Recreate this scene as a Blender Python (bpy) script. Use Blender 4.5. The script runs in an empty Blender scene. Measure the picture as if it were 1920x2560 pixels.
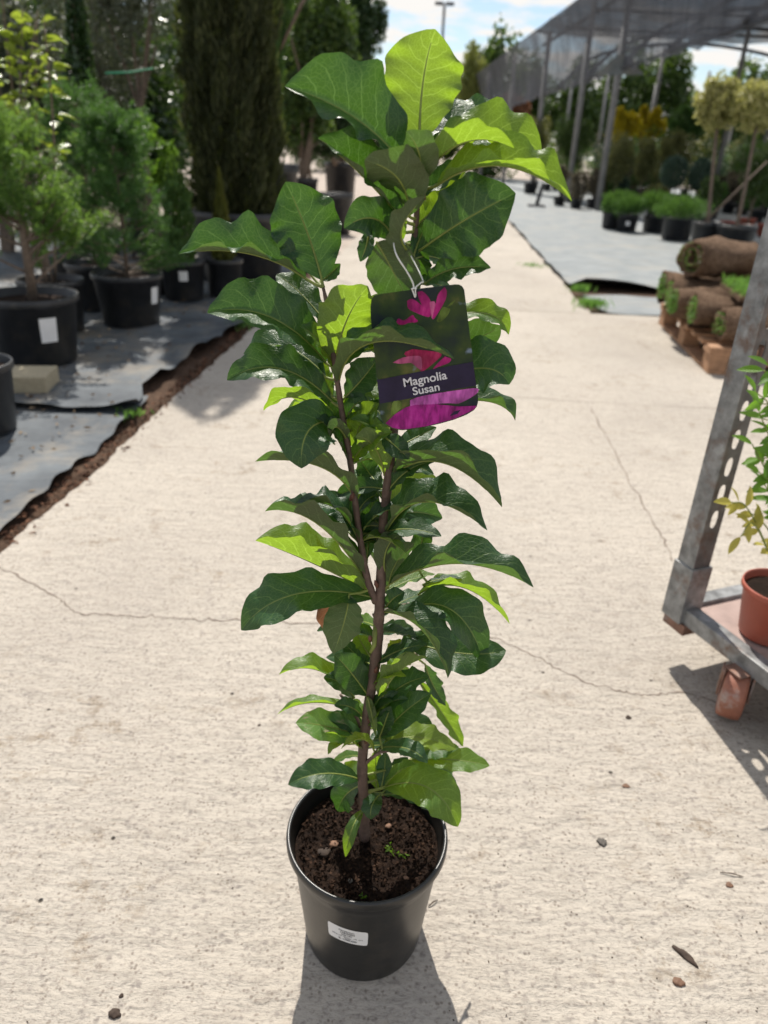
import bpy, bmesh, math, random
import numpy as np
from mathutils import Vector, Matrix

# ------------------------------------------------------------------ camera
SC = bpy.context.scene
COL = SC.collection
FPX, PW, PH = 1800.0, 1920.0, 2560.0          # focal length and frame in photograph pixels
CAM_H = 1.05
PITCH, ROLL = math.radians(26.5), math.radians(2.6)
_fw = np.array([0, math.cos(PITCH), -math.sin(PITCH)])
_up0 = np.array([0, math.sin(PITCH), math.cos(PITCH)])
_r0 = np.array([1.0, 0, 0])
_r = math.cos(ROLL) * _r0 + math.sin(ROLL) * _up0
_u = math.cos(ROLL) * _up0 - math.sin(ROLL) * _r0
CAM = np.array([0, 0, CAM_H])
cd = bpy.data.cameras.new('camera')
cam = bpy.data.objects.new('camera', cd)
COL.objects.link(cam)
cd.sensor_fit = 'HORIZONTAL'
cd.sensor_width = 36.0
cd.lens = FPX / PW * 36.0
cd.clip_start, cd.clip_end = 0.02, 2000
cd.dof.use_dof = True
cd.dof.focus_distance = 0.77
cd.dof.aperture_fstop = 6.6
M = Matrix(((_r[0], _u[0], -_fw[0], 0), (_r[1], _u[1], -_fw[1], 0), (_r[2], _u[2], -_fw[2], CAM_H), (0, 0, 0, 1)))
cam.matrix_world = M
SC.camera = cam

# ------------------------------------------------------------------ world, sun, exposure
SUN_AZ, SUN_EL = math.radians(-9), math.radians(53)     # azimuth from +Y towards +X
W = bpy.data.worlds.new('World')
SC.world = W
W.use_nodes = True
nt = W.node_tree
for n in list(nt.nodes): nt.nodes.remove(n)
def N(tree, t, **kw):
    n = tree.nodes.new(t)
    for k_, v in kw.items(): setattr(n, k_, v)
    return n
out = N(nt, 'ShaderNodeOutputWorld')
sky = N(nt, 'ShaderNodeTexSky', sky_type='NISHITA', sun_disc=False)
sky.sun_elevation, sky.sun_rotation = SUN_EL, SUN_AZ
sky.air_density, sky.dust_density, sky.ozone_density = 1.0, 0.6, 1.6
bg = N(nt, 'ShaderNodeBackground'); bg.inputs[1].default_value = 0.095
bg2 = N(nt, 'ShaderNodeBackground'); bg2.inputs[0].default_value = (1, 0.97, 0.93, 1); bg2.inputs[1].default_value = 0.74
tc = N(nt, 'ShaderNodeTexCoord')
sx = N(nt, 'ShaderNodeSeparateXYZ'); nt.links.new(tc.outputs['Generated'], sx.inputs[0])
az_ = N(nt, 'ShaderNodeMath', operation='ADD'); az_.inputs[1].default_value = 0.12; nt.links.new(sx.outputs[2], az_.inputs[0])
mxz = N(nt, 'ShaderNodeMath', operation='MAXIMUM'); mxz.inputs[1].default_value = 0.03; nt.links.new(az_.outputs[0], mxz.inputs[0])
dx = N(nt, 'ShaderNodeMath', operation='DIVIDE'); nt.links.new(sx.outputs[0], dx.inputs[0]); nt.links.new(mxz.outputs[0], dx.inputs[1])
dy = N(nt, 'ShaderNodeMath', operation='DIVIDE'); nt.links.new(sx.outputs[1], dy.inputs[0]); nt.links.new(mxz.outputs[0], dy.inputs[1])
cx = N(nt, 'ShaderNodeCombineXYZ'); nt.links.new(dx.outputs[0], cx.inputs[0]); nt.links.new(dy.outputs[0], cx.inputs[1])
cn = N(nt, 'ShaderNodeTexNoise'); cn.inputs['Scale'].default_value = 2.6; cn.inputs['Detail'].default_value = 9; cn.inputs['Roughness'].default_value = 0.56
nt.links.new(cx.outputs[0], cn.inputs['Vector'])
cr = N(nt, 'ShaderNodeValToRGB'); cr.color_ramp.elements[0].position = 0.45; cr.color_ramp.elements[1].position = 0.56
nt.links.new(cn.outputs['Fac'], cr.inputs[0])
mx = N(nt, 'ShaderNodeMixShader')
nt.links.new(sky.outputs[0], bg.inputs[0]); nt.links.new(cr.outputs[0], mx.inputs[0])
nt.links.new(bg.outputs[0], mx.inputs[1]); nt.links.new(bg2.outputs[0], mx.inputs[2]); nt.links.new(mx.outputs[0], out.inputs[0])

sd = bpy.data.lights.new('sun', 'SUN'); sd.energy = 4.6; sd.angle = math.radians(0.53); sd.color = (1.0, 0.945, 0.86)
sun = bpy.data.objects.new('sun', sd); COL.objects.link(sun)
_sdir = Vector((math.cos(SUN_EL) * math.sin(SUN_AZ), math.cos(SUN_EL) * math.cos(SUN_AZ), math.sin(SUN_EL)))
sun.rotation_euler = _sdir.to_track_quat('Z', 'Y').to_euler()
sun.location = (-1, 6, 9)
vs = SC.view_settings
vs.view_transform = 'Standard'; vs.look = 'None'; vs.exposure = 0.42; vs.gamma = 1.0; vs.use_curve_mapping = False
SC.cycles.max_bounces = 8; SC.cycles.transparent_max_bounces = 12
SC.cycles.use_denoising = True
SC.cycles.sample_clamp_indirect = 6.0

# ------------------------------------------------------------------ projection helpers (photo pixels -> places)
K = 1920 / 1659.0
def ray(px, py): return _fw + _r * ((px - PW / 2) / FPX) + _u * ((PH / 2 - py) / FPX)
def gsrc(px, py, z=0.0):
    d = ray(px, py); t = (z - CAM_H) / d[2]; return CAM + d * t
def ysrc(px, py, Y):
    d = ray(px, py); return CAM + d * (Y / d[1])
def G(x, y, z=0.0): return gsrc(x * K, y * K, z)
def AT(x, y, Y): return ysrc(x * K, y * K, Y)
def depth(p): return float((np.asarray(p) - CAM) @ _fw)
def metres(px, p): return px / FPX * depth(p)      # photo px -> metres at p

# ------------------------------------------------------------------ node material helpers
def newmat(name):
    m = bpy.data.materials.new(name); m.use_nodes = True
    t = m.node_tree
    b = t.nodes['Principled BSDF']
    return m, t, b
def lk(t, a, b): t.links.new(a, b)
def ramp(t, src, p0, c0, p1, c1, extra=()):
    r = N(t, 'ShaderNodeValToRGB')
    e = r.color_ramp.elements
    e[0].position, e[0].color = p0, (*c0, 1)
    e[1].position, e[1].color = p1, (*c1, 1)
    for p, c in extra:
        x = r.color_ramp.elements.new(p); x.color = (*c, 1)
    lk(t, src, r.inputs[0]); return r.outputs[0]
def noise(t, vec, scale, detail=6, rough=0.55, out='Fac'):
    n = N(t, 'ShaderNodeTexNoise'); n.inputs['Scale'].default_value = scale
    n.inputs['Detail'].default_value = detail; n.inputs['Roughness'].default_value = rough
    if vec is not None: lk(t, vec, n.inputs['Vector'])
    return n.outputs[out]
def vscale(t, vec, s):
    m = N(t, 'ShaderNodeMapping'); m.inputs['Scale'].default_value = s; lk(t, vec, m.inputs['Vector']); return m.outputs[0]
def mathn(t, op, a, b=None, clamp=False):
    m = N(t, 'ShaderNodeMath', operation=op); m.use_clamp = clamp
    for i, v in enumerate((a, b)):
        if v is None: continue
        if isinstance(v, (int, float)): m.inputs[i].default_value = v
        else: lk(t, v, m.inputs[i])
    return m.outputs[0]
def mixc(t, fac, a, b, bt='MIX'):
    m = N(t, 'ShaderNodeMix', data_type='RGBA', blend_type=bt)
    for i, v in ((0, fac), (6, a), (7, b)):
        if isinstance(v, (int, float)): m.inputs[i].default_value = v
        elif isinstance(v, tuple): m.inputs[i].default_value = (*v, 1) if len(v) == 3 else v
        else: lk(t, v, m.inputs[i])
    return m.outputs[2]
def bump(t, b, h, strength=0.5, dist=0.01):
    n = N(t, 'ShaderNodeBump'); n.inputs['Strength'].default_value = strength; n.inputs['Distance'].default_value = dist
    lk(t, h, n.inputs['Height']); lk(t, n.outputs[0], b.inputs['Normal'])
def pos(t): return N(t, 'ShaderNodeNewGeometry').outputs['Position']
def objc(t): return N(t, 'ShaderNodeTexCoord').outputs['Object']

def simple(name, col, rough=0.5, var=0.25, scale=20, metallic=0.0, spec=0.5, bumpd=0.0, dirt=None):
    m, t, b = newmat(name)
    v = objc(t)
    n = noise(t, v, scale, 8, 0.6)
    lo = tuple(c * (1 - var) for c in col); hi = tuple(min(1, c * (1 + var)) for c in col)
    c = ramp(t, n, 0.3, lo, 0.7, hi)
    if dirt:
        n2 = noise(t, v, scale * 0.35, 9, 0.7)
        f = ramp(t, n2, 0.52, (0, 0, 0), 0.66, (1, 1, 1))
        c = mixc(t, f, c, dirt)
    lk(t, c, b.inputs['Base Color'])
    b.inputs['Roughness'].default_value = rough; b.inputs['Metallic'].default_value = metallic
    b.inputs['Specular IOR Level'].default_value = spec
    if bumpd: bump(t, b, n, 0.6, bumpd)
    return m

def mat_concrete():
    m, t, b = newmat('broom_concrete')
    p = pos(t)
    warp = noise(t, p, 6, 3, 0.5, 'Color')
    add = N(t, 'ShaderNodeVectorMath', operation='MULTIPLY_ADD'); add.inputs[1].default_value = (0.02, 0.02, 0); lk(t, warp, add.inputs[0]); lk(t, p, add.inputs[2])
    pw = add.outputs[0]
    broom = noise(t, vscale(t, pw, (20, 60, 1)), 1.0, 6, 0.64)
    grit = noise(t, vscale(t, pw, (1, 1.5, 1)), 95, 5, 0.68)
    blob = noise(t, p, 2.3, 6, 0.6)
    big = noise(t, p, 0.55, 4, 0.55)
    c = ramp(t, big, 0.3, (0.445, 0.40, 0.34), 0.7, (0.545, 0.495, 0.425))
    c = mixc(t, ramp(t, blob, 0.40, (0, 0, 0), 0.74, (0.55, 0.55, 0.55)), c, (0.40, 0.355, 0.305))
    c = mixc(t, ramp(t, noise(t, vscale(t, p, (1.0, 0.8, 1)), 0.9, 5, 0.6), 0.45, (0, 0, 0), 0.70, (0.6, 0.6, 0.6)), c, (0.34, 0.305, 0.265))
    c = mixc(t, ramp(t, broom, 0.48, (0, 0, 0), 0.74, (0.55, 0.55, 0.55)), c, (0.275, 0.24, 0.20))
    g1 = ramp(t, grit, 0.50, (0, 0, 0), 0.68, (0.8, 0.8, 0.8))
    c = mixc(t, g1, c, (0.235, 0.205, 0.18))
    # exposed sand grains
    vo = N(t, 'ShaderNodeTexVoronoi'); vo.inputs['Scale'].default_value = 120; lk(t, pw, vo.inputs['Vector'])
    gr = ramp(t, vo.outputs['Distance'], 0.16, (1, 1, 1), 0.36, (0, 0, 0))
    gsel = ramp(t, noise(t, p, 38, 3, 0.6), 0.47, (0, 0, 0), 0.56, (0.9, 0.9, 0.9))
    gm = mixc(t, 1.0, gr, gsel, 'MULTIPLY')
    c = mixc(t, gm, c, (0.22, 0.185, 0.155))
    vg = N(t, 'ShaderNodeTexVoronoi'); vg.inputs['Scale'].default_value = 66; lk(t, pw, vg.inputs['Vector'])
    gg = ramp(t, vg.outputs['Distance'], 0.18, (1, 1, 1), 0.38, (0, 0, 0))
    gs2 = ramp(t, noise(t, p, 17, 4, 0.65), 0.48, (0, 0, 0), 0.60, (0.75, 0.75, 0.75))
    c = mixc(t, mixc(t, 1.0, gg, gs2, 'MULTIPLY'), c, (0.255, 0.225, 0.20))
    # sparse dirt crumbs and mossy stains
    st = noise(t, p, 15, 10, 0.80)
    stm = noise(t, vscale(t, p, (1, 1.3, 1)), 2.6, 3, 0.55)
    f = mixc(t, 1.0, ramp(t, st, 0.52, (0, 0, 0), 0.66, (0.8, 0.8, 0.8)), ramp(t, stm, 0.50, (0, 0, 0), 0.62, (1, 1, 1)), 'MULTIPLY')
    c = mixc(t, f, c, (0.17, 0.115, 0.06))
    v2 = N(t, 'ShaderNodeTexVoronoi'); v2.inputs['Scale'].default_value = 17; v2.inputs['Randomness'].default_value = 1.0; lk(t, pw, v2.inputs['Vector'])
    pit = ramp(t, v2.outputs['Distance'], 0.035, (1, 1, 1), 0.075, (0, 0, 0))
    sepc = N(t, 'ShaderNodeSeparateColor'); lk(t, v2.outputs['Color'], sepc.inputs[0])
    keep = mathn(t, 'GREATER_THAN', sepc.outputs[0], 0.62)
    pitf = mathn(t, 'MULTIPLY', pit, keep)
    c = mixc(t, pitf, c, (0.06, 0.05, 0.04))
    lk(t, c, b.inputs['Base Color'])
    b.inputs['Roughness'].default_value = 0.85; b.inputs['Specular IOR Level'].default_value = 0.25
    h = mathn(t, 'ADD', mathn(t, 'MULTIPLY', broom, 1.0), mathn(t, 'MULTIPLY', grit, 0.55))
    h = mathn(t, 'ADD', h, mathn(t, 'MULTIPLY', noise(t, vscale(t, pw, (9, 22, 1)), 1.0, 3, 0.5), 1.3))
    h = mathn(t, 'SUBTRACT', h, mathn(t, 'MULTIPLY', pitf, 0.6))
    bump(t, b, h, 0.9, 0.0075)
    return m

def mat_fabric(name, lo, hi, blot, bf):
    m, t, b = newmat(name)
    p = pos(t)
    n = noise(t, p, 3.5, 8, 0.62)
    c = ramp(t, n, 0.32, lo, 0.68, hi)
    dirt = ramp(t, noise(t, p, 1.7, 9, 0.7), 0.50, (0, 0, 0), 0.66, (bf, bf, bf))
    c = mixc(t, dirt, c, blot)
    w = N(t, 'ShaderNodeTexWave'); w.inputs['Scale'].default_value = 90; w.inputs['Distortion'].default_value = 1.5; lk(t, p, w.inputs['Vector'])
    lk(t, c, b.inputs['Base Color']); b.inputs['Roughness'].default_value = 0.62
    h = mathn(t, 'ADD', mathn(t, 'MULTIPLY', noise(t, vscale(t, p, (3, 9, 1)), 2, 6, 0.6), 1.0), mathn(t, 'MULTIPLY', w.outputs['Fac'], 0.05))
    bump(t, b, h, 0.6, 0.03)
    return m

def mat_soil(name, lo, hi, scale=60, d=0.01):
    m, t, b = newmat(name)
    p = pos(t)
    n = noise(t, p, scale, 8, 0.7); n2 = noise(t, p, scale * 0.12, 5, 0.6)
    c = ramp(t, n, 0.35, lo, 0.68, hi)
    c = mixc(t, ramp(t, n2, 0.4, (0, 0, 0), 0.7, (0.5, 0.5, 0.5)), c, tuple(x * 0.55 for x in lo))
    lk(t, c, b.inputs['Base Color']); b.inputs['Roughness'].default_value = 0.95; b.inputs['Specular IOR Level'].default_value = 0.15
    bump(t, b, n, 1.0, d)
    return m

def mat_foliage(name, lo, hi, trans=None, rough=0.45, tf=0.35, spec=0.5):
    """leaf clouds: per-leaf tint from the 'var' attribute, some light through the leaf"""
    m, t, b = newmat(name)
    a = N(t, 'ShaderNodeAttribute'); a.attribute_name = 'var'
    c = ramp(t, a.outputs['Fac'], 0.0, lo, 1.0, hi)
    lk(t, c, b.inputs['Base Color']); b.inputs['Roughness'].default_value = rough; b.inputs['Specular IOR Level'].default_value = spec
    tr = N(t, 'ShaderNodeBsdfTranslucent')
    if trans is None: trans = tuple(min(1, x * 2.2) for x in hi)
    tr.inputs[0].default_value = (*trans, 1)
    mx_ = N(t, 'ShaderNodeMixShader'); mx_.inputs[0].default_value = tf
    o = t.nodes['Material Output']
    lk(t, b.outputs[0], mx_.inputs[1]); lk(t, tr.outputs[0], mx_.inputs[2]); lk(t, mx_.outputs[0], o.inputs[0])
    return m

def mat_magnolia(name, up0, up1, back, trcol, gloss=0.40, tf=0.42, patch=None):
    """magnolia leaf: glossy upper face, pale matt underside, pinnate veins and net from the leaf's own UV"""
    m, t, b = newmat(name)
    uv = N(t, 'ShaderNodeUVMap'); uv.uv_map = 'UVMap'
    s = N(t, 'ShaderNodeSeparateXYZ'); lk(t, uv.outputs[0], s.inputs[0])
    x = s.outputs[0]; q = mathn(t, 'SUBTRACT', s.outputs[1], 0.5)
    a = mathn(t, 'ABSOLUTE', mathn(t, 'MULTIPLY', q, 2.0))
    side = mathn(t, 'MULTIPLY', mathn(t, 'GREATER_THAN', q, 0.0), 0.45)
    nz = noise(t, uv.outputs[0], 5, 3, 0.5)
    c = mathn(t, 'SUBTRACT', mathn(t, 'MULTIPLY', x, 8.5), mathn(t, 'MULTIPLY', mathn(t, 'POWER', a, 1.25), 1.9))
    c = mathn(t, 'ADD', mathn(t, 'ADD', c, side), mathn(t, 'MULTIPLY', nz, 0.9))
    fr = mathn(t, 'ABSOLUTE', mathn(t, 'SUBTRACT', mathn(t, 'FRACT', c), 0.5))
    lat = ramp(t, fr, 0.022, (1, 1, 1), 0.07, (0, 0, 0))
    fade = ramp(t, a, 0.55, (1, 1, 1), 0.98, (0.1, 0.1, 0.1))
    lat = mixc(t, 1.0, lat, fade, 'MULTIPLY')
    mid = ramp(t, a, 0.028, (1, 1, 1), 0.065, (0, 0, 0))
    vo = N(t, 'ShaderNodeTexVoronoi', feature='DISTANCE_TO_EDGE'); vo.inputs['Scale'].default_value = 24
    lk(t, vscale(t, uv.outputs[0], (1.25, 0.72, 1)), vo.inputs['Vector'])
    net = ramp(t, vo.outputs['Distance'], 0.02, (0.42, 0.42, 0.42), 0.09, (0, 0, 0))
    vein = N(t, 'ShaderNodeMix', data_type='RGBA', blend_type='LIGHTEN'); vein.inputs[0].default_value = 1
    lk(t, lat, vein.inputs[6]); lk(t, mid, vein.inputs[7])
    vein2 = N(t, 'ShaderNodeMix', data_type='RGBA', blend_type='LIGHTEN'); vein2.inputs[0].default_value = 1
    lk(t, vein.outputs[2], vein2.inputs[6]); lk(t, net, vein2.inputs[7])
    V = vein2.outputs[2]
    oi = N(t, 'ShaderNodeObjectInfo')
    vary = mathn(t, 'ADD', mathn(t, 'MULTIPLY', oi.outputs['Random'], 0.6), mathn(t, 'MULTIPLY', noise(t, uv.outputs[0], 3.0, 5, 0.6), 0.4))
    up = ramp(t, vary, 0.2, up0, 0.8, up1)
    up = mixc(t, mathn(t, 'MULTIPLY', V, 0.42), up, (0.13, 0.20, 0.05))
    bk = mixc(t, mathn(t, 'MULTIPLY', V, 0.5), tuple(back), tuple(min(1, v * 1.5) for v in back))
    if patch:
        pf = ramp(t, noise(t, uv.outputs[0], 4.2, 8, 0.7), 0.54, (0, 0, 0), 0.64, (1, 1, 1))
        up = mixc(t, pf, up, patch); bk = mixc(t, pf, bk, patch)
    geo = N(t, 'ShaderNodeNewGeometry')
    col = mixc(t, geo.outputs['Backfacing'], up, bk)
    lk(t, col, b.inputs['Base Color'])
    ro = N(t, 'ShaderNodeMix', data_type='FLOAT'); lk(t, geo.outputs['Backfacing'], ro.inputs[0]); ro.inputs[2].default_value = gloss; ro.inputs[3].default_value = 0.75
    lk(t, ro.outputs[0], b.inputs['Roughness'])
    sp = N(t, 'ShaderNodeMix', data_type='FLOAT'); lk(t, geo.outputs['Backfacing'], sp.inputs[0]); sp.inputs[2].default_value = 0.5; sp.inputs[3].default_value = 0.15
    lk(t, sp.outputs[0], b.inputs['Specular IOR Level'])
    h = mathn(t, 'ADD', mathn(t, 'MULTIPLY', V, -0.6), mathn(t, 'MULTIPLY', noise(t, uv.outputs[0], 13, 2, 0.5), 1.1))
    bump(t, b, h, 0.32, 0.0016)
    tr = N(t, 'ShaderNodeBsdfTranslucent')
    tcol = mixc(t, mathn(t, 'MULTIPLY', V, 0.75), trcol, tuple(min(1, v * 1.5 + 0.06) for v in trcol))
    if patch: tcol = mixc(t, pf, tcol, tuple(v * 0.8 for v in patch))
    lk(t, tcol, tr.inputs[0])
    mx_ = N(t, 'ShaderNodeMixShader'); mx_.inputs[0].default_value = tf
    o = t.nodes['Material Output']
    lk(t, b.outputs[0], mx_.inputs[1]); lk(t, tr.outputs[0], mx_.inputs[2]); lk(t, mx_.outputs[0], o.inputs[0])
    return m

MT = {}
MT['concrete'] = mat_concrete()
MT['crack'] = simple('crack_shadow', (0.16, 0.125, 0.1), 0.95, 0.3, 60)
MT['gravel'] = mat_soil('pale_gravel', (0.36, 0.30, 0.25), (0.56, 0.49, 0.43), 30, 0.01)
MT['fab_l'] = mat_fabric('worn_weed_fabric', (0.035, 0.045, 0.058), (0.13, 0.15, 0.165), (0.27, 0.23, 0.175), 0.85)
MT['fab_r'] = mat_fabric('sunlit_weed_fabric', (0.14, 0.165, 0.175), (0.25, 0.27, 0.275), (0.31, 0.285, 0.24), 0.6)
MT['earth'] = mat_soil('red_brown_earth', (0.05, 0.032, 0.022), (0.17, 0.105, 0.07), 45, 0.012)
MT['peat'] = mat_soil('potting_soil', (0.008, 0.005, 0.004), (0.045, 0.026, 0.017), 170, 0.006)
MT['blackpot'] = simple('black_plastic', (0.022, 0.023, 0.026), 0.42, 0.35, 14, spec=0.5, dirt=(0.055, 0.05, 0.043))
MT['heropot'] = simple('dusty_black_plastic', (0.009, 0.009, 0.008), 0.36, 0.3, 40, spec=0.65, bumpd=0.0005, dirt=(0.027, 0.023, 0.018))
MT['terracotta'] = simple('terracotta_plastic', (0.36, 0.085, 0.05), 0.5, 0.15, 10, dirt=(0.38, 0.15, 0.10))
MT['paper'] = simple('white_paper', (0.78, 0.77, 0.76), 0.6, 0.04, 20)
MT['ink'] = simple('black_ink', (0.03, 0.03, 0.035), 0.6, 0.1, 20)
MT['bark'] = simple('grey_bark', (0.16, 0.12, 0.09), 0.85, 0.4, 30, bumpd=0.006)
MT['steel'] = simple('galvanised_steel', (0.24, 0.245, 0.245), 0.48, 0.5, 30, metallic=0.4, dirt=(0.15, 0.085, 0.055))
MT['steel_dark'] = simple('stained_steel_shaded', (0.13, 0.12, 0.115), 0.55, 0.5, 30, metallic=0.3, dirt=(0.11, 0.055, 0.035))  # darker copy of the post steel: shade on the slotted face put into colour
MT['rust'] = simple('rusty_steel', (0.22, 0.12, 0.085), 0.7, 0.4, 30, metallic=0.2, dirt=(0.30, 0.28, 0.27))
MT['pole'] = simple('grey_pole', (0.22, 0.215, 0.21), 0.6, 0.2, 6)
MT['pipe'] = simple('dark_pipe', (0.055, 0.055, 0.06), 0.6, 0.3, 8)
MT['wood'] = simple('pallet_wood', (0.36, 0.20, 0.11), 0.8, 0.3, 24, bumpd=0.003)
MT['plywood'] = simple('worn_plywood', (0.33, 0.24, 0.21), 0.6, 0.25, 16, dirt=(0.20, 0.15, 0.13))
MT['wheel'] = simple('red_rubber', (0.30, 0.115, 0.07), 0.6, 0.25, 30, dirt=(0.40, 0.33, 0.29))
MT['string'] = simple('white_string', (0.75, 0.75, 0.72), 0.6, 0.05, 40)
MT['twine'] = simple('green_twine', (0.02, 0.30, 0.15), 0.5, 0.1, 40)
MT['paver'] = simple('cream_paver', (0.40, 0.34, 0.23), 0.9, 0.12, 60, bumpd=0.002)
MT['stone'] = simple('grey_stone', (0.10, 0.088, 0.076), 0.85, 0.3, 50)
MT['twig'] = simple('dark_twig', (0.05, 0.032, 0.022), 0.85, 0.4, 80, bumpd=0.002)
MT['deadleaf'] = simple('dead_leaf', (0.16, 0.085, 0.05), 0.75, 0.4, 60)
MT['turf_soil'] = mat_soil('turf_soil', (0.10, 0.06, 0.037), (0.31, 0.205, 0.135), 70, 0.02)
MT['grass'] = mat_foliage('grass_blades', (0.05, 0.12, 0.02), (0.12, 0.24, 0.04))
MT['stemA'] = simple('magnolia_bark', (0.115, 0.072, 0.055), 0.7, 0.3, 120, bumpd=0.0012, dirt=(0.19, 0.13, 0.10))
MT['petiole'] = simple('petiole_green', (0.20, 0.24, 0.05), 0.5, 0.2, 60)
MT['bud'] = simple('reddish_bud', (0.13, 0.05, 0.03), 0.6, 0.3, 80)
MG = (0.010, 0.040, 0.016); MG1 = (0.019, 0.067, 0.024)
MT['leaf'] = mat_magnolia('magnolia_leaf', MG, MG1, (0.115, 0.138, 0.072), (0.085, 0.215, 0.008), tf=0.28)
MT['leafpale'] = mat_magnolia('magnolia_leaf_lit', (0.030, 0.092, 0.022), (0.055, 0.13, 0.028), (0.15, 0.19, 0.085), (0.31, 0.50, 0.014), tf=0.44)  # paler leaf copy for lit and backlit leaves, sunlight put into its colours
MT['leafyel'] = mat_magnolia('magnolia_leaf_yellowing', (0.12, 0.20, 0.02), (0.17, 0.25, 0.03), (0.18, 0.24, 0.05), (0.34, 0.44, 0.03), tf=0.42)
MT['leafblot'] = mat_magnolia('magnolia_leaf_blotched', (0.07, 0.16, 0.06), (0.10, 0.20, 0.07), (0.17, 0.24, 0.09), (0.3, 0.55, 0.06), patch=(0.42, 0.38, 0.22))
MT['leafbrown'] = mat_magnolia('magnolia_leaf_withered', (0.11, 0.05, 0.025), (0.17, 0.08, 0.04), (0.18, 0.10, 0.06), (0.30, 0.12, 0.05), gloss=0.6)

# ------------------------------------------------------------------ mesh helpers
def link(name, me, mat=None, parent=None):
    o = bpy.data.objects.new(name, me); COL.objects.link(o)
    if mat is not None:
        for mm in (mat if isinstance(mat, (list, tuple)) else [mat]): me.materials.append(mm)
    if parent is not None: o.parent = parent
    return o
def mesh_py(name, V, F, mat=None, parent=None, smooth=True):
    me = bpy.data.meshes.new(name); me.from_pydata([tuple(map(float, v)) for v in V], [], F); me.update()
    if smooth:
        me.polygons.foreach_set('use_smooth', [True] * len(me.polygons))
    return link(name, me, mat, parent)
def from_bm(name, bm, mat=None, parent=None, smooth=False):
    bmesh.ops.recalc_face_normals(bm, faces=bm.faces)
    me = bpy.data.meshes.new(name); bm.to_mesh(me); bm.free()
    if smooth: me.polygons.foreach_set('use_smooth', [True] * len(me.polygons))
    return link(name, me, mat, parent)
def tag(o, label, cat, group=None):
    o['label'] = label; o['category'] = cat
    if group: o['group'] = group
    return o
def thing(name, label, cat, loc=(0, 0, 0), group=None):
    o = bpy.data.objects.new(name, None); COL.objects.link(o); o.location = loc; o.empty_display_size = 0.05
    return tag(o, label, cat, group)
def struct(o): o['kind'] = 'structure'; return o
def stuff(o): o['kind'] = 'stuff'; return o

def bm_box(bm, c, s, rot=None, bev=0.0):
    r = bmesh.ops.create_cube(bm, size=1)
    vs_ = r['verts']
    bmesh.ops.scale(bm, vec=s, verts=vs_)
    if bev:
        es = list({e for v in vs_ for e in v.link_edges})
        rr = bmesh.ops.bevel(bm, geom=es, offset=bev, segments=2, affect='EDGES', profile=0.7)
        vs_ = list({v for f in rr['faces'] for v in f.verts} | {v for v in vs_ if v.is_valid})
    if rot is not None: bmesh.ops.rotate(bm, cent=(0, 0, 0), matrix=rot, verts=vs_)
    bmesh.ops.translate(bm, vec=c, verts=vs_)
    return vs_
def box(name, c, s, mat, parent=None, rot=None, bev=0.0):
    bm = bmesh.new(); bm_box(bm, c, s, rot, bev); return from_bm(name, bm, mat, parent, False)
def tube_geo(pts, rads, seg=8, cap=True):
    pts = [np.array(p, float) for p in pts]
    n = len(pts)
    if not hasattr(rads, '__len__'): rads = [rads] * n
    V, F = [], []
    prev = None
    for i, p in enumerate(pts):
        t = pts[min(i + 1, n - 1)] - pts[max(i - 1, 0)]
        t = t / (np.linalg.norm(t) + 1e-12)
        if prev is None:
            a = np.array([1., 0, 0]) if abs(t[0]) < 0.8 else np.array([0, 1., 0])
        else: a = prev
        a = a - t * (a @ t); a /= np.linalg.norm(a); prev = a
        b_ = np.cross(t, a)
        for j in range(seg):
            th = 2 * math.pi * j / seg
            V.append(p + rads[i] * (math.cos(th) * a + math.sin(th) * b_))
    for i in range(n - 1):
        for j in range(seg):
            k2 = (j + 1) % seg
            F.append((i * seg + j, i * seg + k2, (i + 1) * seg + k2, (i + 1) * seg + j))
    if cap:
        F.append(tuple(range(seg - 1, -1, -1))); F.append(tuple((n - 1) * seg + j for j in range(seg)))
    return V, F
def tube(name, pts, rads, mat, parent=None, seg=8):
    V, F = tube_geo(pts, rads, seg); return mesh_py(name, V, F, mat, parent)
def spline(pts, n):
    """Catmull-Rom through pts, n samples per span"""
    P = [np.array(p, float) for p in pts]; P = [2 * P[0] - P[1]] + P + [2 * P[-1] - P[-2]]
    R = []
    for i in range(1, len(P) - 2):
        for j in range(n):
            t = j / n; a, b_, c, d = P[i - 1], P[i], P[i + 1], P[i + 2]
            R.append(0.5 * ((2 * b_) + (c - a) * t + (2 * a - 5 * b_ + 4 * c - d) * t * t + (3 * b_ - a - 3 * c + d) * t ** 3))
    R.append(P[-2]); return R
def lathe(name, prof, seg, mat, parent=None, loc=(0, 0, 0), tilt=None, close=False):
    V, F = [], []
    m = len(prof)
    for j in range(seg):
        th = 2 * math.pi * j / seg
        for r, z in prof: V.append((loc[0] + r * math.cos(th), loc[1] + r * math.sin(th), loc[2] + z))
    for j in range(seg):
        j2 = (j + 1) % seg
        for i in range(m - 1):
            F.append((j * m + i, j2 * m + i, j2 * m + i + 1, j * m + i + 1))
    return mesh_py(name, V, F, mat, parent)

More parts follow.
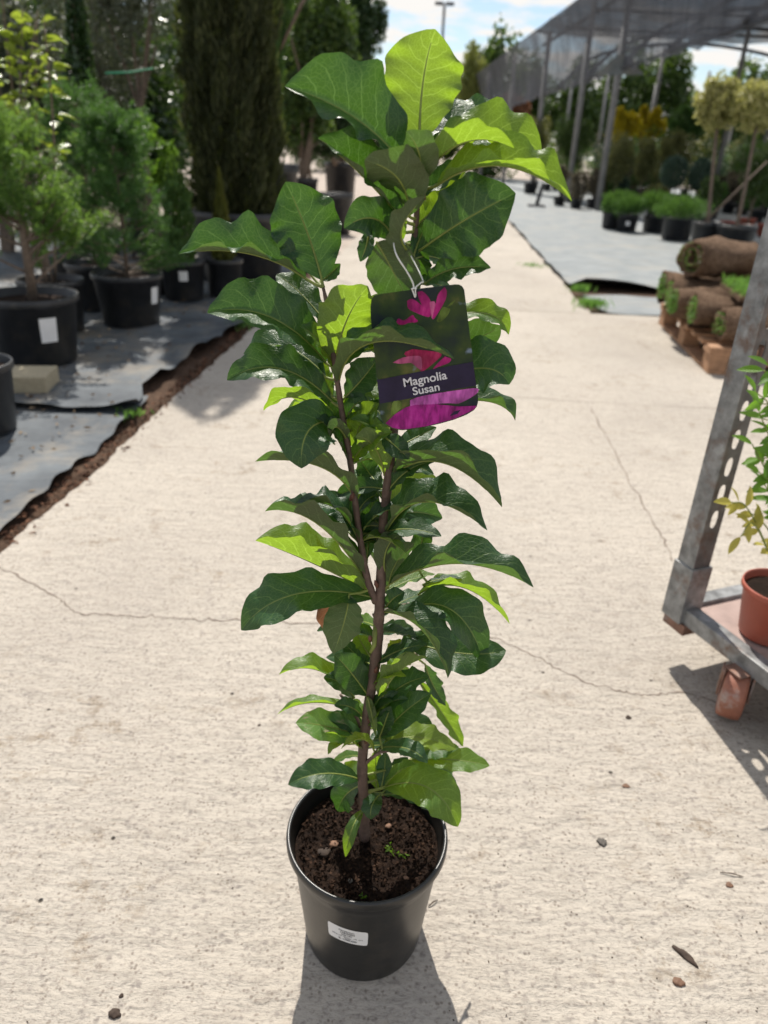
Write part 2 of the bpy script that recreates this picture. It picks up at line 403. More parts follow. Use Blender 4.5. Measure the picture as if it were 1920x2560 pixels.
def leafcloud(name, P, L, Wd, mat, parent=None, A=None, up=0.0, fold=0.25, seed=0, kind=True):
    """many separate two-triangle leaves at points P, with axis directions A"""
    rg = np.random.default_rng(seed)
    n = len(P)
    P = np.asarray(P, float)
    if A is None: A = rg.normal(size=(n, 3)); A[:, 2] += up
    A = A / (np.linalg.norm(A, axis=1, keepdims=True) + 1e-9)
    R_ = rg.normal(size=(n, 3))
    S = np.cross(A, R_); S /= (np.linalg.norm(S, axis=1, keepdims=True) + 1e-9)
    Nn = np.cross(S, A)
    l = (L * rg.uniform(0.65, 1.25, n))[:, None]; w = (Wd * rg.uniform(0.7, 1.25, n))[:, None]
    V = np.empty((n, 4, 3))
    V[:, 0] = P - A * l / 2
    V[:, 1] = P + S * w / 2 + Nn * w * fold
    V[:, 2] = P + A * l / 2
    V[:, 3] = P - S * w / 2 + Nn * w * fold
    me = bpy.data.meshes.new(name)
    me.vertices.add(n * 4); me.vertices.foreach_set('co', V.reshape(-1))
    idx = np.arange(n) * 4
    T = np.stack([idx, idx + 1, idx + 2, idx, idx + 2, idx + 3], 1).reshape(-1)
    me.loops.add(n * 6); me.loops.foreach_set('vertex_index', T.astype(np.int32))
    me.polygons.add(n * 2)
    me.polygons.foreach_set('loop_start', (np.arange(n * 2) * 3).astype(np.int32))
    me.polygons.foreach_set('loop_total', np.full(n * 2, 3, np.int32))
    at_ = me.attributes.new('var', 'FLOAT', 'POINT')
    at_.data.foreach_set('value', np.repeat(rg.uniform(0, 1, n), 4).astype(np.float32))
    me.update(); me.validate()
    o = link(name, me, mat, parent)
    if kind: stuff(o)
    return o
def blob_points(c, r, n, rg, shell=0.55):
    d = rg.normal(size=(n, 3)); d /= np.linalg.norm(d, axis=1, keepdims=True)
    rad = rg.uniform(shell, 1.0, n) ** 0.6
    return np.asarray(c) + d * rad[:, None] * np.asarray(r)
def clumpy(c, r, nclump, per, rg, cr=0.33):
    """crown: clumps spread through an ellipsoid, leaves spread round each clump"""
    cs = blob_points(c, np.asarray(r) * (1 - cr * 0.6), nclump, rg, 0.25)
    P = [blob_points(x, np.asarray(r) * cr * rg.uniform(0.6, 1.25), per, rg, 0.3) for x in cs]
    return np.concatenate(P)

# ================================================================== SETTING
rnd = random.Random(7)
RG = np.random.default_rng(11)
def sheet(name, rows, mat, zfun, nx=30):
    """a ground sheet: rows = [(y, xleft, xright)], zfun(x, y, u, v) gives the height"""
    V, F = [], []
    for i, (y, a, b_) in enumerate(rows):
        for j in range(nx + 1):
            u = j / nx; x = a + (b_ - a) * u
            V.append((x, y, zfun(x, y, u, i / (len(rows) - 1))))
    for i in range(len(rows) - 1):
        for j in range(nx):
            q = i * (nx + 1) + j
            F.append((q, q + 1, q + nx + 2, q + nx + 1))
    return struct(mesh_py(name, V, F, mat))
def lerp_edge(pts, y):
    for (y0, x0), (y1, x1) in zip(pts, pts[1:]):
        if y <= y1: return x0 + (x1 - x0) * (y - y0) / (y1 - y0)
    return pts[-1][1]
def wob(x, y, s=1.0): return (math.sin(x * 5.1 * s + y * 3.3 * s) + math.sin(x * 2.3 * s - y * 7.7 * s + 1.3) + math.sin(x * 11.0 * s + y * 9.1 * s)) / 3

struct(mesh_py('ground', [(-250, -30, -0.07), (250, -30, -0.07), (250, 400, -0.07), (-250, 400, -0.07)], [(0, 1, 2, 3)], MT['gravel']))

def slab(name, outline, zt, th, mat):
    bm = bmesh.new()
    vs_ = [bm.verts.new((x, y, zt)) for x, y in outline]
    f = bm.faces.new(vs_)
    ex = bmesh.ops.extrude_face_region(bm, geom=[f])
    bmesh.ops.translate(bm, vec=(0, 0, -th), verts=[v for v in ex['geom'] if isinstance(v, bmesh.types.BMVert)])
    return struct(from_bm(name, bm, mat))
PL = [(-0.6, -1.16), (1.0, -1.11), (1.73, -1.07), (2.61, -1.02), (4.62, -0.91), (9.0, -0.62), (45, 1.5)]
PR = [(5.7, 1.53), (14.8, 2.09), (45, 3.9)]
yl = np.concatenate([np.arange(-0.6, 5.7, 0.045), [5.715]])
left = [(lerp_edge(PL, y) + rnd.uniform(-0.009, 0.009) + 0.012 * wob(0, y), float(y)) for y in yl]
path = slab('concrete_path', [(7.0, -0.6), (7.0, 5.715)] + left[::-1], 0.0, 0.09, MT['concrete'])
yf = np.concatenate([np.arange(5.735, 16, 0.12), [20, 30, 45]])
far = [(lerp_edge(PL, y) + rnd.uniform(-0.012, 0.012), float(y)) for y in yf]
farr = [(lerp_edge(PR, y) + rnd.uniform(-0.014, 0.014) + 0.02 * wob(3, y), float(y)) for y in yf]
slab('concrete_path', far[::-1] + farr, -0.002, 0.09, MT['concrete'])

def crack(pts, w, parent):
    P = spline([np.array([*p[:2], 0.0]) for p in pts], 9)
    V, F = [], []
    jx = 0
    for i, p in enumerate(P):
        t = P[min(i + 1, len(P) - 1)] - P[max(i - 1, 0)]; nrm = np.array([-t[1], t[0], 0]); nrm /= np.linalg.norm(nrm) + 1e-9
        o = nrm * rnd.gauss(0, 0.004); ww = w * rnd.uniform(0.3, 1.0) * (0.75 + 0.75 * math.sin(i * 0.37) ** 2)
        V += [p + o + nrm * ww + (0, 0, 0.0007), p + o - nrm * ww + (0, 0, 0.0007)]
    for i in range(len(P) - 1): F.append((2 * i, 2 * i + 1, 2 * i + 3, 2 * i + 2))
    return mesh_py('crack', V, F, MT['crack'], parent, False)
crack([G(*p) for p in [(-10, 1222), (80, 1268), (130, 1295), (165, 1325), (230, 1328), (300, 1332), (380, 1336), (450, 1340), (530, 1338), (640, 1346), (760, 1352)]], 0.0024, path)
crack([G(*p) for p in [(930, 1330), (1010, 1360), (1100, 1392), (1180, 1432), (1240, 1462), (1330, 1492), (1400, 1503), (1470, 1497), (1560, 1520)]], 0.0019, path)
crack([G(*p) for p in [(1275, 880), (1320, 960), (1360, 1040), (1410, 1130), (1455, 1212)]], 0.0028, path)
crack([(-1.02, 3.42), (0.2, 3.47), (1.2, 3.40), (2.6, 3.44)], 0.0022, path)

# left bed: earth strip, two worn fabric mats with curled edges
sheet('earth_strip', [(y, -1.9, lerp_edge(PL, y) + 0.06) for y in np.arange(0.3, 9.0, 0.08)], MT['earth'], lambda x, y, u, v: -0.026 + 0.012 * wob(x * 3, y * 3) + 0.008 * wob(x * 9, y * 9), 26)
E1 = [(0.5, -1.20), (1.0, -1.19), (1.815, -1.13), (2.267, -1.125), (2.79, -1.10), (2.97, -1.10), (3.3, -1.12)]
def mat_low(x, y, u, v):
    return -0.006 + 0.010 * wob(x, y) + 0.02 * max(0, u - 0.93) / 0.07 * (0.4 + 0.6 * wob(y * 3, 1))
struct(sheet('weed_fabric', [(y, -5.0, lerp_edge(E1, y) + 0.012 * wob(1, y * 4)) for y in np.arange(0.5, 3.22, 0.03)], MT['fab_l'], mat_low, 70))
E2 = [(2.94, -1.10), (3.03, -1.085), (3.18, -1.14), (3.38, -1.155), (3.925, -1.09), (4.726, -0.975), (7.0, -0.86), (9.5, -0.80)]
def mat_up(x, y, u, v):
    z = 0.012 + 0.012 * wob(x, y, 1.1)
    if u > 0.965: z += 0.045 * (u - 0.965) / 0.035 * (0.45 + 0.55 * wob(y * 2.2, 2.0))
    if y < 3.03: z += 0.03 * (3.03 - y) / 0.09 * (0.6 + 0.4 * wob(x * 3, 0))
    return z
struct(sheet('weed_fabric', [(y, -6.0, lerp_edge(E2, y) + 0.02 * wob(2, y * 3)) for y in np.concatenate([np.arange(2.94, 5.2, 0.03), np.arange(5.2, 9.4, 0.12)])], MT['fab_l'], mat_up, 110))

# right bed: sunlit fabric with a lifted lip, a torn strip in front of it
def mat_r(x, y, u, v):
    z = 0.004 + 0.012 * wob(x * 0.8, y * 0.8)
    if y < 7.5: z += 0.085 * max(0, (7.5 - y) / 0.5) ** 2 * max(0.0, 0.45 + 0.55 * math.sin(x * 3.1 + 2.2)) * (1 if x > 1.7 else 0.3)
    return z
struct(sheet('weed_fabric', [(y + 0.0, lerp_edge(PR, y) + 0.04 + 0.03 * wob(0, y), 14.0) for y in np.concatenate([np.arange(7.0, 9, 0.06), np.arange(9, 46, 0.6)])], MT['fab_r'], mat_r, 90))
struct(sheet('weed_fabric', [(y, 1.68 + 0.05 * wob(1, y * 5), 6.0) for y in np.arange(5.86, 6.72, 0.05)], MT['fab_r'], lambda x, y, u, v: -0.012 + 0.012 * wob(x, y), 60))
sheet('earth_strip', [(y, lerp_edge(PR, y) - 0.03, 7.0) for y in np.arange(5.69, 7.4, 0.07)], MT['earth'], lambda x, y, u, v: -0.034 + 0.006 * wob(x * 3, y * 3), 60)

P = np.stack([RG.uniform(-2.6, -1.15, 420), RG.uniform(1.6, 5.6, 420), RG.uniform(0.022, 0.03, 420)], 1)
P[:, 2] = np.where(P[:, 1] < 2.95, 0.010, 0.030)
MT['litter'] = mat_foliage('dry_litter', (0.10, 0.06, 0.035), (0.36, 0.27, 0.17), (0.2, 0.12, 0.06), 0.8, 0.15, 0.2)
tag(leafcloud('leaf_litter', P, 0.030, 0.012, MT['litter'], None, np.stack([RG.normal(size=420), RG.normal(size=420), RG.normal(size=420) * 0.12], 1), seed=33), 'dry leaf litter scattered over the dark mats', 'leaf litter')
# weeds and crumbs along the edges (nobody could count them)
def tuft_blades(c, n, rad, h, seed):
    rg = np.random.default_rng(seed)
    P = np.stack([rg.normal(0, rad, n), rg.normal(0, rad, n), np.full(n, h * 0.45)], 1) + np.asarray(c)
    A = np.stack([rg.normal(0, 0.5, n), rg.normal(0, 0.5, n), np.ones(n)], 1)
    return P, A
for i, (c, lab) in enumerate([((1.60, 6.0), 'bright green weeds beside the torn grey fabric strip'), ((1.68, 6.75), 'small grass tuft under the lifted fabric lip'), ((1.50, 8.3), 'thin weeds at the fabric edge along the far path'), ((-1.10, 2.92), 'pale weed seedling where the two dark mats meet'), ((-0.97, 4.75), 'green weeds at the far end of the earth strip')]):
    P, A = tuft_blades((*c, -0.01), (240, 160, 60, 40, 120)[i], (0.06, 0.05, 0.07, 0.025, 0.06)[i], (0.09, 0.09, 0.06, 0.05, 0.05)[i], i)
    o = leafcloud('weed_tuft', P, (0.09, 0.09, 0.06, 0.05, 0.05)[i], 0.008, MT['grass'], None, A, seed=i); tag(o, lab, 'weeds')
P = np.stack([RG.uniform(-1.13, -1.02, 900) , RG.uniform(1.2, 4.8, 900), RG.uniform(-0.02, 0.004, 900)], 1)
P[:, 0] += (P[:, 1] - 1.8) * 0.045
MT['chips'] = mat_foliage('bark_chips', (0.045, 0.025, 0.018), (0.20, 0.10, 0.06), (0.1, 0.05, 0.03), 0.9, 0.05, 0.1)
o = leafcloud('bark_chips', P, 0.022, 0.011, MT['chips'], None, np.stack([RG.normal(size=900), RG.normal(size=900), RG.normal(size=900) * 0.2], 1), seed=3)
tag(o, 'brown bark crumbs on the earth strip beside the path', 'bark chips')

# ================================================================== POTS AND BACKGROUND PLANTS
def pot_parts(t, rt, rb, h, mat, fill=0.88, seg=40, soil=True, rimh=None):
    rimh = rimh or h * 0.11
    rr = lambda z: rb + (rt * 0.955 - rb) * (z / h)
    prof = [(0.001, 0.004), (rb * 0.96, 0.004), (rb, 0.008), (rr(h - rimh), h - rimh), (rt * 0.985, h - rimh + 0.001), (rt, h - rimh * 0.85), (rt, h - 0.004), (rt * 0.985, h), (rt * 0.955, h), (rt * 0.94, h - 0.006), (rr(h * 0.5) * 0.95, h * 0.5), (rr(h * 0.4) * 0.5, h * 0.45)]
    p = lathe('pot', prof, seg, mat, t)
    if soil:
        n = 14; V, F = [(0, 0, h * fill)], []
        rs = rr(h * fill) * 0.965
        for i in range(1, n + 1):
            for j in range(28):
                th = 2 * math.pi * j / 28; r_ = rs * i / n
                V.append((r_ * math.cos(th), r_ * math.sin(th), h * fill + rnd.uniform(-1, 1) * h * 0.008 + (0.0 if i < n else -0.002)))
        for j in range(28): F.append((0, 1 + j, 1 + (j + 1) % 28))
        for i in range(n - 1):
            for j in range(28):
                a = 1 + i * 28 + j; b_ = 1 + i * 28 + (j + 1) % 28
                F.append((a, a + 28, b_ + 28, b_))
        mesh_py('soil', V, F, MT['peat'], t)
    return p
def pot_sticker(t, rt, rb, h, z0, z1, a0, a1, mat=None):
    rr = lambda z: rb + (rt * 0.955 - rb) * (z / h) + 0.0012
    V, F = [], []
    for i in range(7):
        a = math.radians(a0 + (a1 - a0) * i / 6)
        for z in (z0, z1): V.append((rr(z) * math.cos(a), rr(z) * math.sin(a), z))
    for i in range(6): F.append((2 * i, 2 * i + 2, 2 * i + 3, 2 * i + 1))
    return mesh_py('price_sticker', V, F, mat or MT['paper'], t)
def potted(name, label, cat, xy, rt, rb, h, mat='blackpot', z=0.012, group=None, **kw):
    t = thing(name, label, cat, (xy[0], xy[1], z), group)
    pot_parts(t, rt, rb, h, MT[mat], **kw)
    return t
def W2L(t, P): return np.asarray(P, float) - np.array(t.location)

def conifer(t, base_z, top_z, R, nb, seed, mat, nper=60, upw=0.7, fl=0.14, fr=0.028, cx0=0.0, cy0=0.0, lowz=None, nl=0.026, trunk_r=0.014, prof=None, nf=6):
    """dwarf conifer in local coordinates: trunk, branches and needle-covered shoots"""
    rg = np.random.default_rng(seed)
    tube('trunk', [(cx0, cy0, base_z), (cx0 + 0.01, cy0, (base_z + top_z) * 0.5), (cx0, cy0, top_z * 0.93)], [trunk_r, trunk_r * 0.7, trunk_r * 0.25], MT['bark'], t)
    BV, BF = [], []
    PP, AA = [], []
    lowz = base_z + 0.12 if lowz is None else lowz
    for i in range(nb):
        f = rg.uniform(0, 1) ** 0.9; z = lowz + (top_z - lowz) * f
        az = rg.uniform(0, 2 * math.pi)
        rl = R * (prof(f) if prof else (1 - f) ** 0.7 * 0.95 + 0.1) * rg.uniform(0.7, 1.08)
        d = np.array([math.cos(az), math.sin(az), upw * rg.uniform(0.4, 1.2)])
        st = np.array([cx0, cy0, z - rl * upw * 0.6]); st[2] = max(st[2], base_z + 0.05)
        en = st + d * rl
        V, F = tube_geo([st, (st + en) / 2 - (0, 0, 0.02 * R), en], [trunk_r * 0.35, trunk_r * 0.25, trunk_r * 0.1], 4, False)
        o_ = len(BV); BV += V; BF += [tuple(q + o_ for q in f_) for f_ in F]
        for j in range(nf):
            s = rg.uniform(0.35, 1.0)
            a = st + (en - st) * s
            fd = d * 0.6 + rg.normal(0, 0.55, 3) + (0, 0, 0.45); fd /= np.linalg.norm(fd)
            ll = fl * rg.uniform(0.5, 1.1)
            u_ = rg.uniform(0, 1, nper)
            nd = rg.normal(size=(nper, 3)); nd -= np.outer(nd @ fd, fd); nd /= np.linalg.norm(nd, axis=1, keepdims=True) + 1e-9
            tap = np.sqrt(np.clip(1 - u_ ** 3, 0.05, 1))
            PP.append(a + np.outer(u_ * ll, fd) + nd * (fr * 0.55 * tap)[:, None]); AA.append(nd + fd * 0.75)
    mesh_py('branches', BV, BF, MT['bark'], t); 
    leafcloud('crown', np.concatenate(PP), nl, nl * 0.2, mat, t, np.concatenate(AA), seed=seed)

def column(t, base_z, top_z, R, n, seed, mat, L=0.06, Wd=0.016, prof=None, trunk=True):
    """columnar cypress: upright scale sprays over a lumpy column"""
    rg = np.random.default_rng(seed)
    if trunk: tube('trunk', [(0, 0, base_z - 0.03), (0, 0, base_z + (top_z - base_z) * 0.6)], [R * 0.1, R * 0.05], MT['bark'], t)
    f = rg.uniform(0, 1, n); az = rg.uniform(0, 2 * math.pi, n)
    pr = np.array([prof(x) for x in f]) if prof else np.clip(np.minimum((f + 0.10) * 8.5, 1), 0, 1) * np.sqrt(np.clip(1 - f ** 4, 0.0, 1))
    lump = 1 + 0.14 * np.sin(az * 5 + f * 23 + seed) + 0.12 * np.sin(az * 9 - f * 41)
    r_ = R * pr * lump * np.sqrt(rg.uniform(0.35, 1, n))
    zt = 1 - 0.10 * f ** 2 * (1.1 + np.sin(az * 3 + seed) + 0.8 * np.sin(az * 7 + 1.3))
    P = np.stack([r_ * np.cos(az), r_ * np.sin(az), base_z + (top_z - base_z) * f * zt], 1)
    A = np.stack([np.cos(az) * 0.35 + rg.normal(0, 0.25, n), np.sin(az) * 0.35 + rg.normal(0, 0.25, n), np.ones(n)], 1)
    leafcloud('crown', P, L, Wd, mat, t, A, seed=seed)

MT['pineN'] = mat_foliage('pine_needles', (0.03, 0.10, 0.024), (0.135, 0.225, 0.05), (0.25, 0.42, 0.06), 0.5, 0.42)
MT['spruceN'] = mat_foliage('spruce_needles', (0.022, 0.08, 0.026), (0.075, 0.155, 0.04), (0.14, 0.29, 0.05), 0.5, 0.38)
MT['cypN'] = mat_foliage('cypress_scales', (0.022, 0.030, 0.014), (0.070, 0.078, 0.034), (0.12, 0.15, 0.03), 0.7, 0.28, 0.2)
MT['cypG'] = mat_foliage('green_cypress_scales', (0.03, 0.085, 0.02), (0.09, 0.17, 0.035), (0.16, 0.28, 0.03), 0.6, 0.3)
MT['cypY'] = mat_foliage('golden_cypress_scales', (0.05, 0.075, 0.012), (0.13, 0.14, 0.02), (0.25, 0.24, 0.02), 0.6, 0.3)
MT['oliveN'] = mat_foliage('olive_leaves', (0.06, 0.075, 0.045), (0.15, 0.17, 0.12), (0.15, 0.18, 0.06), 0.4, 0.2)
MT['darkN'] = mat_foliage('dark_evergreen_leaves', (0.015, 0.04, 0.013), (0.04, 0.085, 0.025), (0.09, 0.16, 0.02), 0.32, 0.22)
MT['midN'] = mat_foliage('green_shrub_leaves', (0.03, 0.07, 0.018), (0.09, 0.14, 0.03), (0.15, 0.25, 0.03), 0.4, 0.3)
MT['limeN'] = mat_foliage('lime_shrub_leaves', (0.07, 0.13, 0.012), (0.14, 0.24, 0.03), (0.22, 0.42, 0.03), 0.4, 0.4)
MT['yellowN'] = mat_foliage('yellow_shrub_leaves', (0.42, 0.36, 0.02), (0.72, 0.60, 0.03), (0.8, 0.68, 0.03), 0.5, 0.4)
MT['oliveG'] = mat_foliage('pale_olive_shrub_leaves', (0.09, 0.11, 0.035), (0.20, 0.21, 0.08), (0.28, 0.28, 0.06), 0.5, 0.3)
MT['greyN'] = mat_foliage('grey_brown_shrub_leaves', (0.10, 0.085, 0.055), (0.22, 0.19, 0.13), (0.2, 0.17, 0.08), 0.6, 0.2)
MT['blueN'] = mat_foliage('blue_green_leaves', (0.03, 0.065, 0.045), (0.07, 0.12, 0.085), (0.10, 0.18, 0.08), 0.5, 0.25)
MT['varieN'] = mat_foliage('variegated_leaves', (0.22, 0.24, 0.06), (0.66, 0.60, 0.28), (0.55, 0.55, 0.16), 0.45, 0.35)
MT['juniN'] = mat_foliage('juniper_needles', (0.03, 0.095, 0.025), (0.09, 0.19, 0.035), (0.14, 0.28, 0.04), 0.5, 0.3)
MT['paleN'] = mat_foliage('pale_far_leaves', (0.16, 0.20, 0.05), (0.30, 0.32, 0.10), (0.35, 0.38, 0.08), 0.5, 0.4)
MT['rustN'] = mat_foliage('russet_leaves', (0.15, 0.06, 0.03), (0.28, 0.13, 0.06), (0.3, 0.12, 0.04), 0.5, 0.25)
MT['laurelleaf'] = mat_magnolia('laurel_leaf', (0.10, 0.15, 0.022), (0.17, 0.22, 0.03), (0.16, 0.2, 0.06), (0.36, 0.46, 0.035), gloss=0.22, tf=0.4)

# --- left bed -------------------------------------------------------
t = potted('potted_dwarf_pine', 'bushy dwarf pine in a wide black pot beside the cream paver', 'potted plant', (-1.83, 3.68), 0.235, 0.185, 0.335)
conifer(t, 0.27, 1.13, 0.37, 42, 5, MT['pineN'], 105, 0.75, 0.17, 0.046, lowz=0.50, trunk_r=0.026, prof=lambda f: 0.9 - 0.55 * f, cx0=0.02)
pot_sticker(t, 0.235, 0.185, 0.335, 0.13, 0.25, -57, -35)
t = potted('potted_dwarf_spruce', 'soft green dwarf spruce in a black pot standing behind the dwarf pine', 'potted plant', (-1.66, 4.62), 0.215, 0.17, 0.31)
conifer(t, 0.25, 1.15, 0.35, 70, 9, MT['spruceN'], 85, 0.45, 0.16, 0.042, lowz=0.33, prof=lambda f: 0.98 - 0.72 * f)
pot_sticker(t, 0.215, 0.17, 0.31, 0.14, 0.24, -28, -10)
t = potted('potted_dwarf_spruce', 'shaded dwarf spruce tucked between the pine and the soft green spruce', 'potted plant', (-2.02, 5.05), 0.20, 0.16, 0.30)
conifer(t, 0.25, 1.28, 0.32, 70, 21, MT['spruceN'], 56, 0.6, 0.15, 0.034, lowz=0.36, prof=lambda f: 0.95 - 0.6 * f)
t = potted('potted_columnar_cypress', 'thin dark cypress in a small black pot with a white label', 'potted plant', (-1.56, 5.5), 0.17, 0.135, 0.28)
column(t, 0.25, 0.92, 0.10, 3800, 2, MT['cypG'], 0.05, 0.012)
pot_sticker(t, 0.17, 0.135, 0.28, 0.15, 0.22, -85, -62)
t = potted('potted_columnar_cypress', 'thin golden green cypress spire in a small black pot before the huge tree tub', 'potted plant', (-1.29, 5.66), 0.145, 0.115, 0.28)
column(t, 0.25, 0.86, 0.085, 3800, 3, MT['cypY'], 0.05, 0.012, prof=lambda f: (1 - f) ** 0.75 * min(1, f * 8 + 0.3))
t = potted('potted_cypress', 'tall dense brownish cypress in a huge black tub', 'potted tree', (-1.35, 6.55), 0.40, 0.35, 0.55)
column(t, 0.50, 4.7, 0.35, 42000, 4, MT['cypN'], 0.085, 0.022)
t = potted('potted_slim_cypress', 'slim bright green cypress with a bare leaning stem behind the brownish cypress', 'potted tree', (-1.42, 9.0), 0.28, 0.24, 0.88)
column(t, 1.35, 4.6, 0.24, 14000, 8, MT['cypG'], 0.09, 0.024, prof=lambda f: min(1, f * 2.2 + 0.25) * (1 - f ** 6), trunk=False)
tube('trunk', [(0.02, 0, 0.8), (-0.04, 0, 1.3), (0.05, 0, 2.4), (0.2, 0, 3.4)], [0.035, 0.03, 0.022, 0.012], MT['bark'], t)
tube('branch', [(-0.0, -0.02, 1.8), (0.35, -0.2, 2.35), (0.7, -0.3, 2.75)], [0.02, 0.017, 0.01], MT['bark'], t, 6)
tube('tie', [(-0.10, -0.26, 1.50), (-0.06, -0.27, 1.68), (-0.09, -0.27, 1.84)], [0.02, 0.012, 0.02], MT['string'], t, 6)
tube('tie', [(-0.06, -0.27, 1.40), (-0.05, -0.27, 1.48)], 0.016, MT['twine'], t, 6)

# laurel with big glossy leaves, each its own piece
def simple_leaf_mesh(name, L, Wd, mat, ns=7):
    V, F, U = [], [], []
    for i in range(ns + 1):
        s = i / ns; hw = Wd / 2 * (math.sin(math.pi * s ** 0.9) ** 0.8 if 0 < s < 1 else 0.02)
        bend = -0.18 * L * s * s
        for q in (-1, 0, 1):
            V.append((q * hw, s * L, bend + abs(q) * hw * 0.35)); U.append((s, q * 0.5 + 0.5))
    for i in range(ns):
        for j in range(2):
            a = i * 3 + j; F.append((a, a + 1, a + 4, a + 3))
    me = bpy.data.meshes.new(name); me.from_pydata(V, [], F)
    ul = me.uv_layers.new(name='UVMap')
    for lp in me.loops: ul.data[lp.index].uv = U[lp.vertex_index]
    me.polygons.foreach_set('use_smooth', [True] * len(me.polygons)); me.materials.append(mat); me.update()
    return me
def orient(o, p, d, n):
    d = Vector(d).normalized(); n = Vector(n); n = (n - d * n.dot(d)).normalized(); x = d.cross(n)
    o.matrix_local = Matrix(((x[0], d[0], n[0], p[0]), (x[1], d[1], n[1], p[1]), (x[2], d[2], n[2], p[2]), (0, 0, 0, 1)))
t = potted('potted_laurel', 'yellow green laurel with large glossy leaves rising behind the dwarf pine', 'potted plant', (-2.02, 4.35), 0.19, 0.15, 0.30)
lm = simple_leaf_mesh('laurel_leaf', 0.085, 0.05, MT['laurelleaf'])
rg = np.random.default_rng(31)
stems = []
for i in range(9):
    a = rg.uniform(0, 6.28); s0 = np.array([0.03 * math.cos(a), 0.03 * math.sin(a), 0.26])
    e = np.array([rg.uniform(-0.22, 0.24), rg.uniform(-0.25, 0.2), rg.uniform(1.15, 1.85)])
    stems.append(spline([s0, s0 * 0.4 + e * 0.6 + rg.normal(0, 0.03, 3), e], 7))
V, F = [], []
for s in stems:
    v, f = tube_geo(s, np.linspace(0.009, 0.003, len(s)), 5); o_ = len(V); V += v; F += [tuple(q + o_ for q in x) for x in f]
mesh_py('stems', V, F, MT['bark'], t)
for i in range(290):
    s = stems[i % 9]; f = rg.uniform(0.42, 1.0); p = s[int(f * (len(s) - 1))]
    a = rg.uniform(0, 6.28); d = np.array([math.cos(a), math.sin(a), rg.uniform(-0.2, 0.9)])
    o = bpy.data.objects.new('leaf', lm); COL.objects.link(o); o.parent = t
    orient(o, p + d * 0.03, d, (rg.normal(0, .4), rg.normal(0, .4), 1))
    o.scale = [rg.uniform(0.6, 1.15)] * 3

def broadleaf(name, label, cat, base, crowns, mat, L, Wd, seed, trunk=None, pot=None, group=None, ratio=1.0):
    """shrub or tree: crowns = [(centre, radii, clumps, leaves per clump)] in world coordinates"""
    t = thing(name, label, cat, base, group)
    if pot: pot_parts(t, pot[0], pot[1], pot[2], MT[pot[3] if len(pot) > 3 else 'blackpot'], seg=24)
    rg = np.random.default_rng(seed)
    PP = [clumpy(c, r, nc, per, rg) for c, r, nc, per in crowns]
    z0 = pot[2] * 0.8 if pot else 0
    if trunk is None: trunk = 0.02
    V, F = [], []
    b0 = np.array([base[0], base[1], base[2] + z0])
    for c, r, nc, per in crowns:
        c = np.asarray(c); r = np.asarray(r)
        for k_ in range(6):
            e = c + rg.normal(0, 0.4, 3) * r
            v, f = tube_geo(spline([b0 + rg.normal(0, 0.3, 3) * trunk, b0 * 0.45 + c * 0.55 - (0, 0, r[2] * 0.3), e], 5), np.linspace(trunk, trunk * 0.25, 11), 6)
            o_ = len(V); V += v; F += [tuple(q + o_ for q in x) for x in f]
    mesh_py('trunk', W2L(t, V), F, MT['bark'], t)
    leafcloud('crown', W2L(t, np.concatenate(PP)), L, Wd, mat, t, up=0.4, seed=seed)
    return t

broadleaf('potted_olive_tree', 'silvery grey olive tree with a thin trunk behind the dwarf spruces', 'tree', (-2.42, 7.5, 0), [((-2.75, 7.5, 1.85), (0.55, 0.4, 0.75), 60, 110), ((-2.35, 7.4, 2.3), (0.4, 0.35, 0.6), 50, 120)], MT['oliveN'], 0.05, 0.014, 41, 0.028, (0.24, 0.19, 0.4))
broadleaf('potted_evergreen_column', 'narrow dark green evergreen climber on a cane beside the olive tree', 'potted plant', (-2.45, 6.3, 0.01), [((-2.44, 6.3, 1.45), (0.13, 0.13, 0.55), 26, 90), ((-2.42, 6.3, 1.95), (0.11, 0.11, 0.4), 18, 90)], MT['darkN'], 0.05, 0.028, 42, 0.012, (0.17, 0.13, 0.28))
broadleaf('potted_lime_shrub', 'lime green leafy shrub behind the soft green spruce', 'potted plant', (-1.80, 5.75, 0.01), [((-1.78, 5.75, 0.95), (0.23, 0.2, 0.28), 22, 60)], MT['limeN'], 0.055, 0.026, 43, 0.01, (0.17, 0.13, 0.28))
b7 = G(735, 428)
broadleaf('potted_evergreen_tree', 'large dark glossy evergreen tree in a black tub at the far end of the path', 'tree', (b7[0], b7[1], -0.06), [((-1.9, 18.5, 2.7), (1.1, 0.9, 1.9), 90, 170), ((-1.15, 18.6, 3.4), (0.75, 0.7, 1.3), 50, 170), ((-1.75, 18.2, 1.65), (1.0, 0.7, 0.8), 50, 150)], MT['darkN'], 0.13, 0.065, 44, 0.06, (0.40, 0.33, 0.85))
broadleaf('lime_tipped_tree', 'evergreen tree with lime tinted shoots between the dark trees', 'tree', (-1.9, 15.5, -0.06), [((-1.55, 15.5, 2.9), (0.75, 0.6, 1.1), 55, 130), ((-1.9, 15.5, 1.7), (0.6, 0.5, 0.8), 40, 120)], MT['midN'], 0.11, 0.05, 45, 0.05, (0.32, 0.27, 0.6))
broadleaf('dark_evergreen_tree', 'dark evergreen tree with a full crown behind the slim cypress', 'tree', (-3.6, 17, -0.06), [((-3.5, 17, 2.2), (1.1, 0.9, 1.9), 80, 150), ((-2.75, 16.4, 1.6), (0.8, 0.6, 1.0), 50, 150)], MT['darkN'], 0.13, 0.06, 46, 0.07, (0.38, 0.32, 0.7))
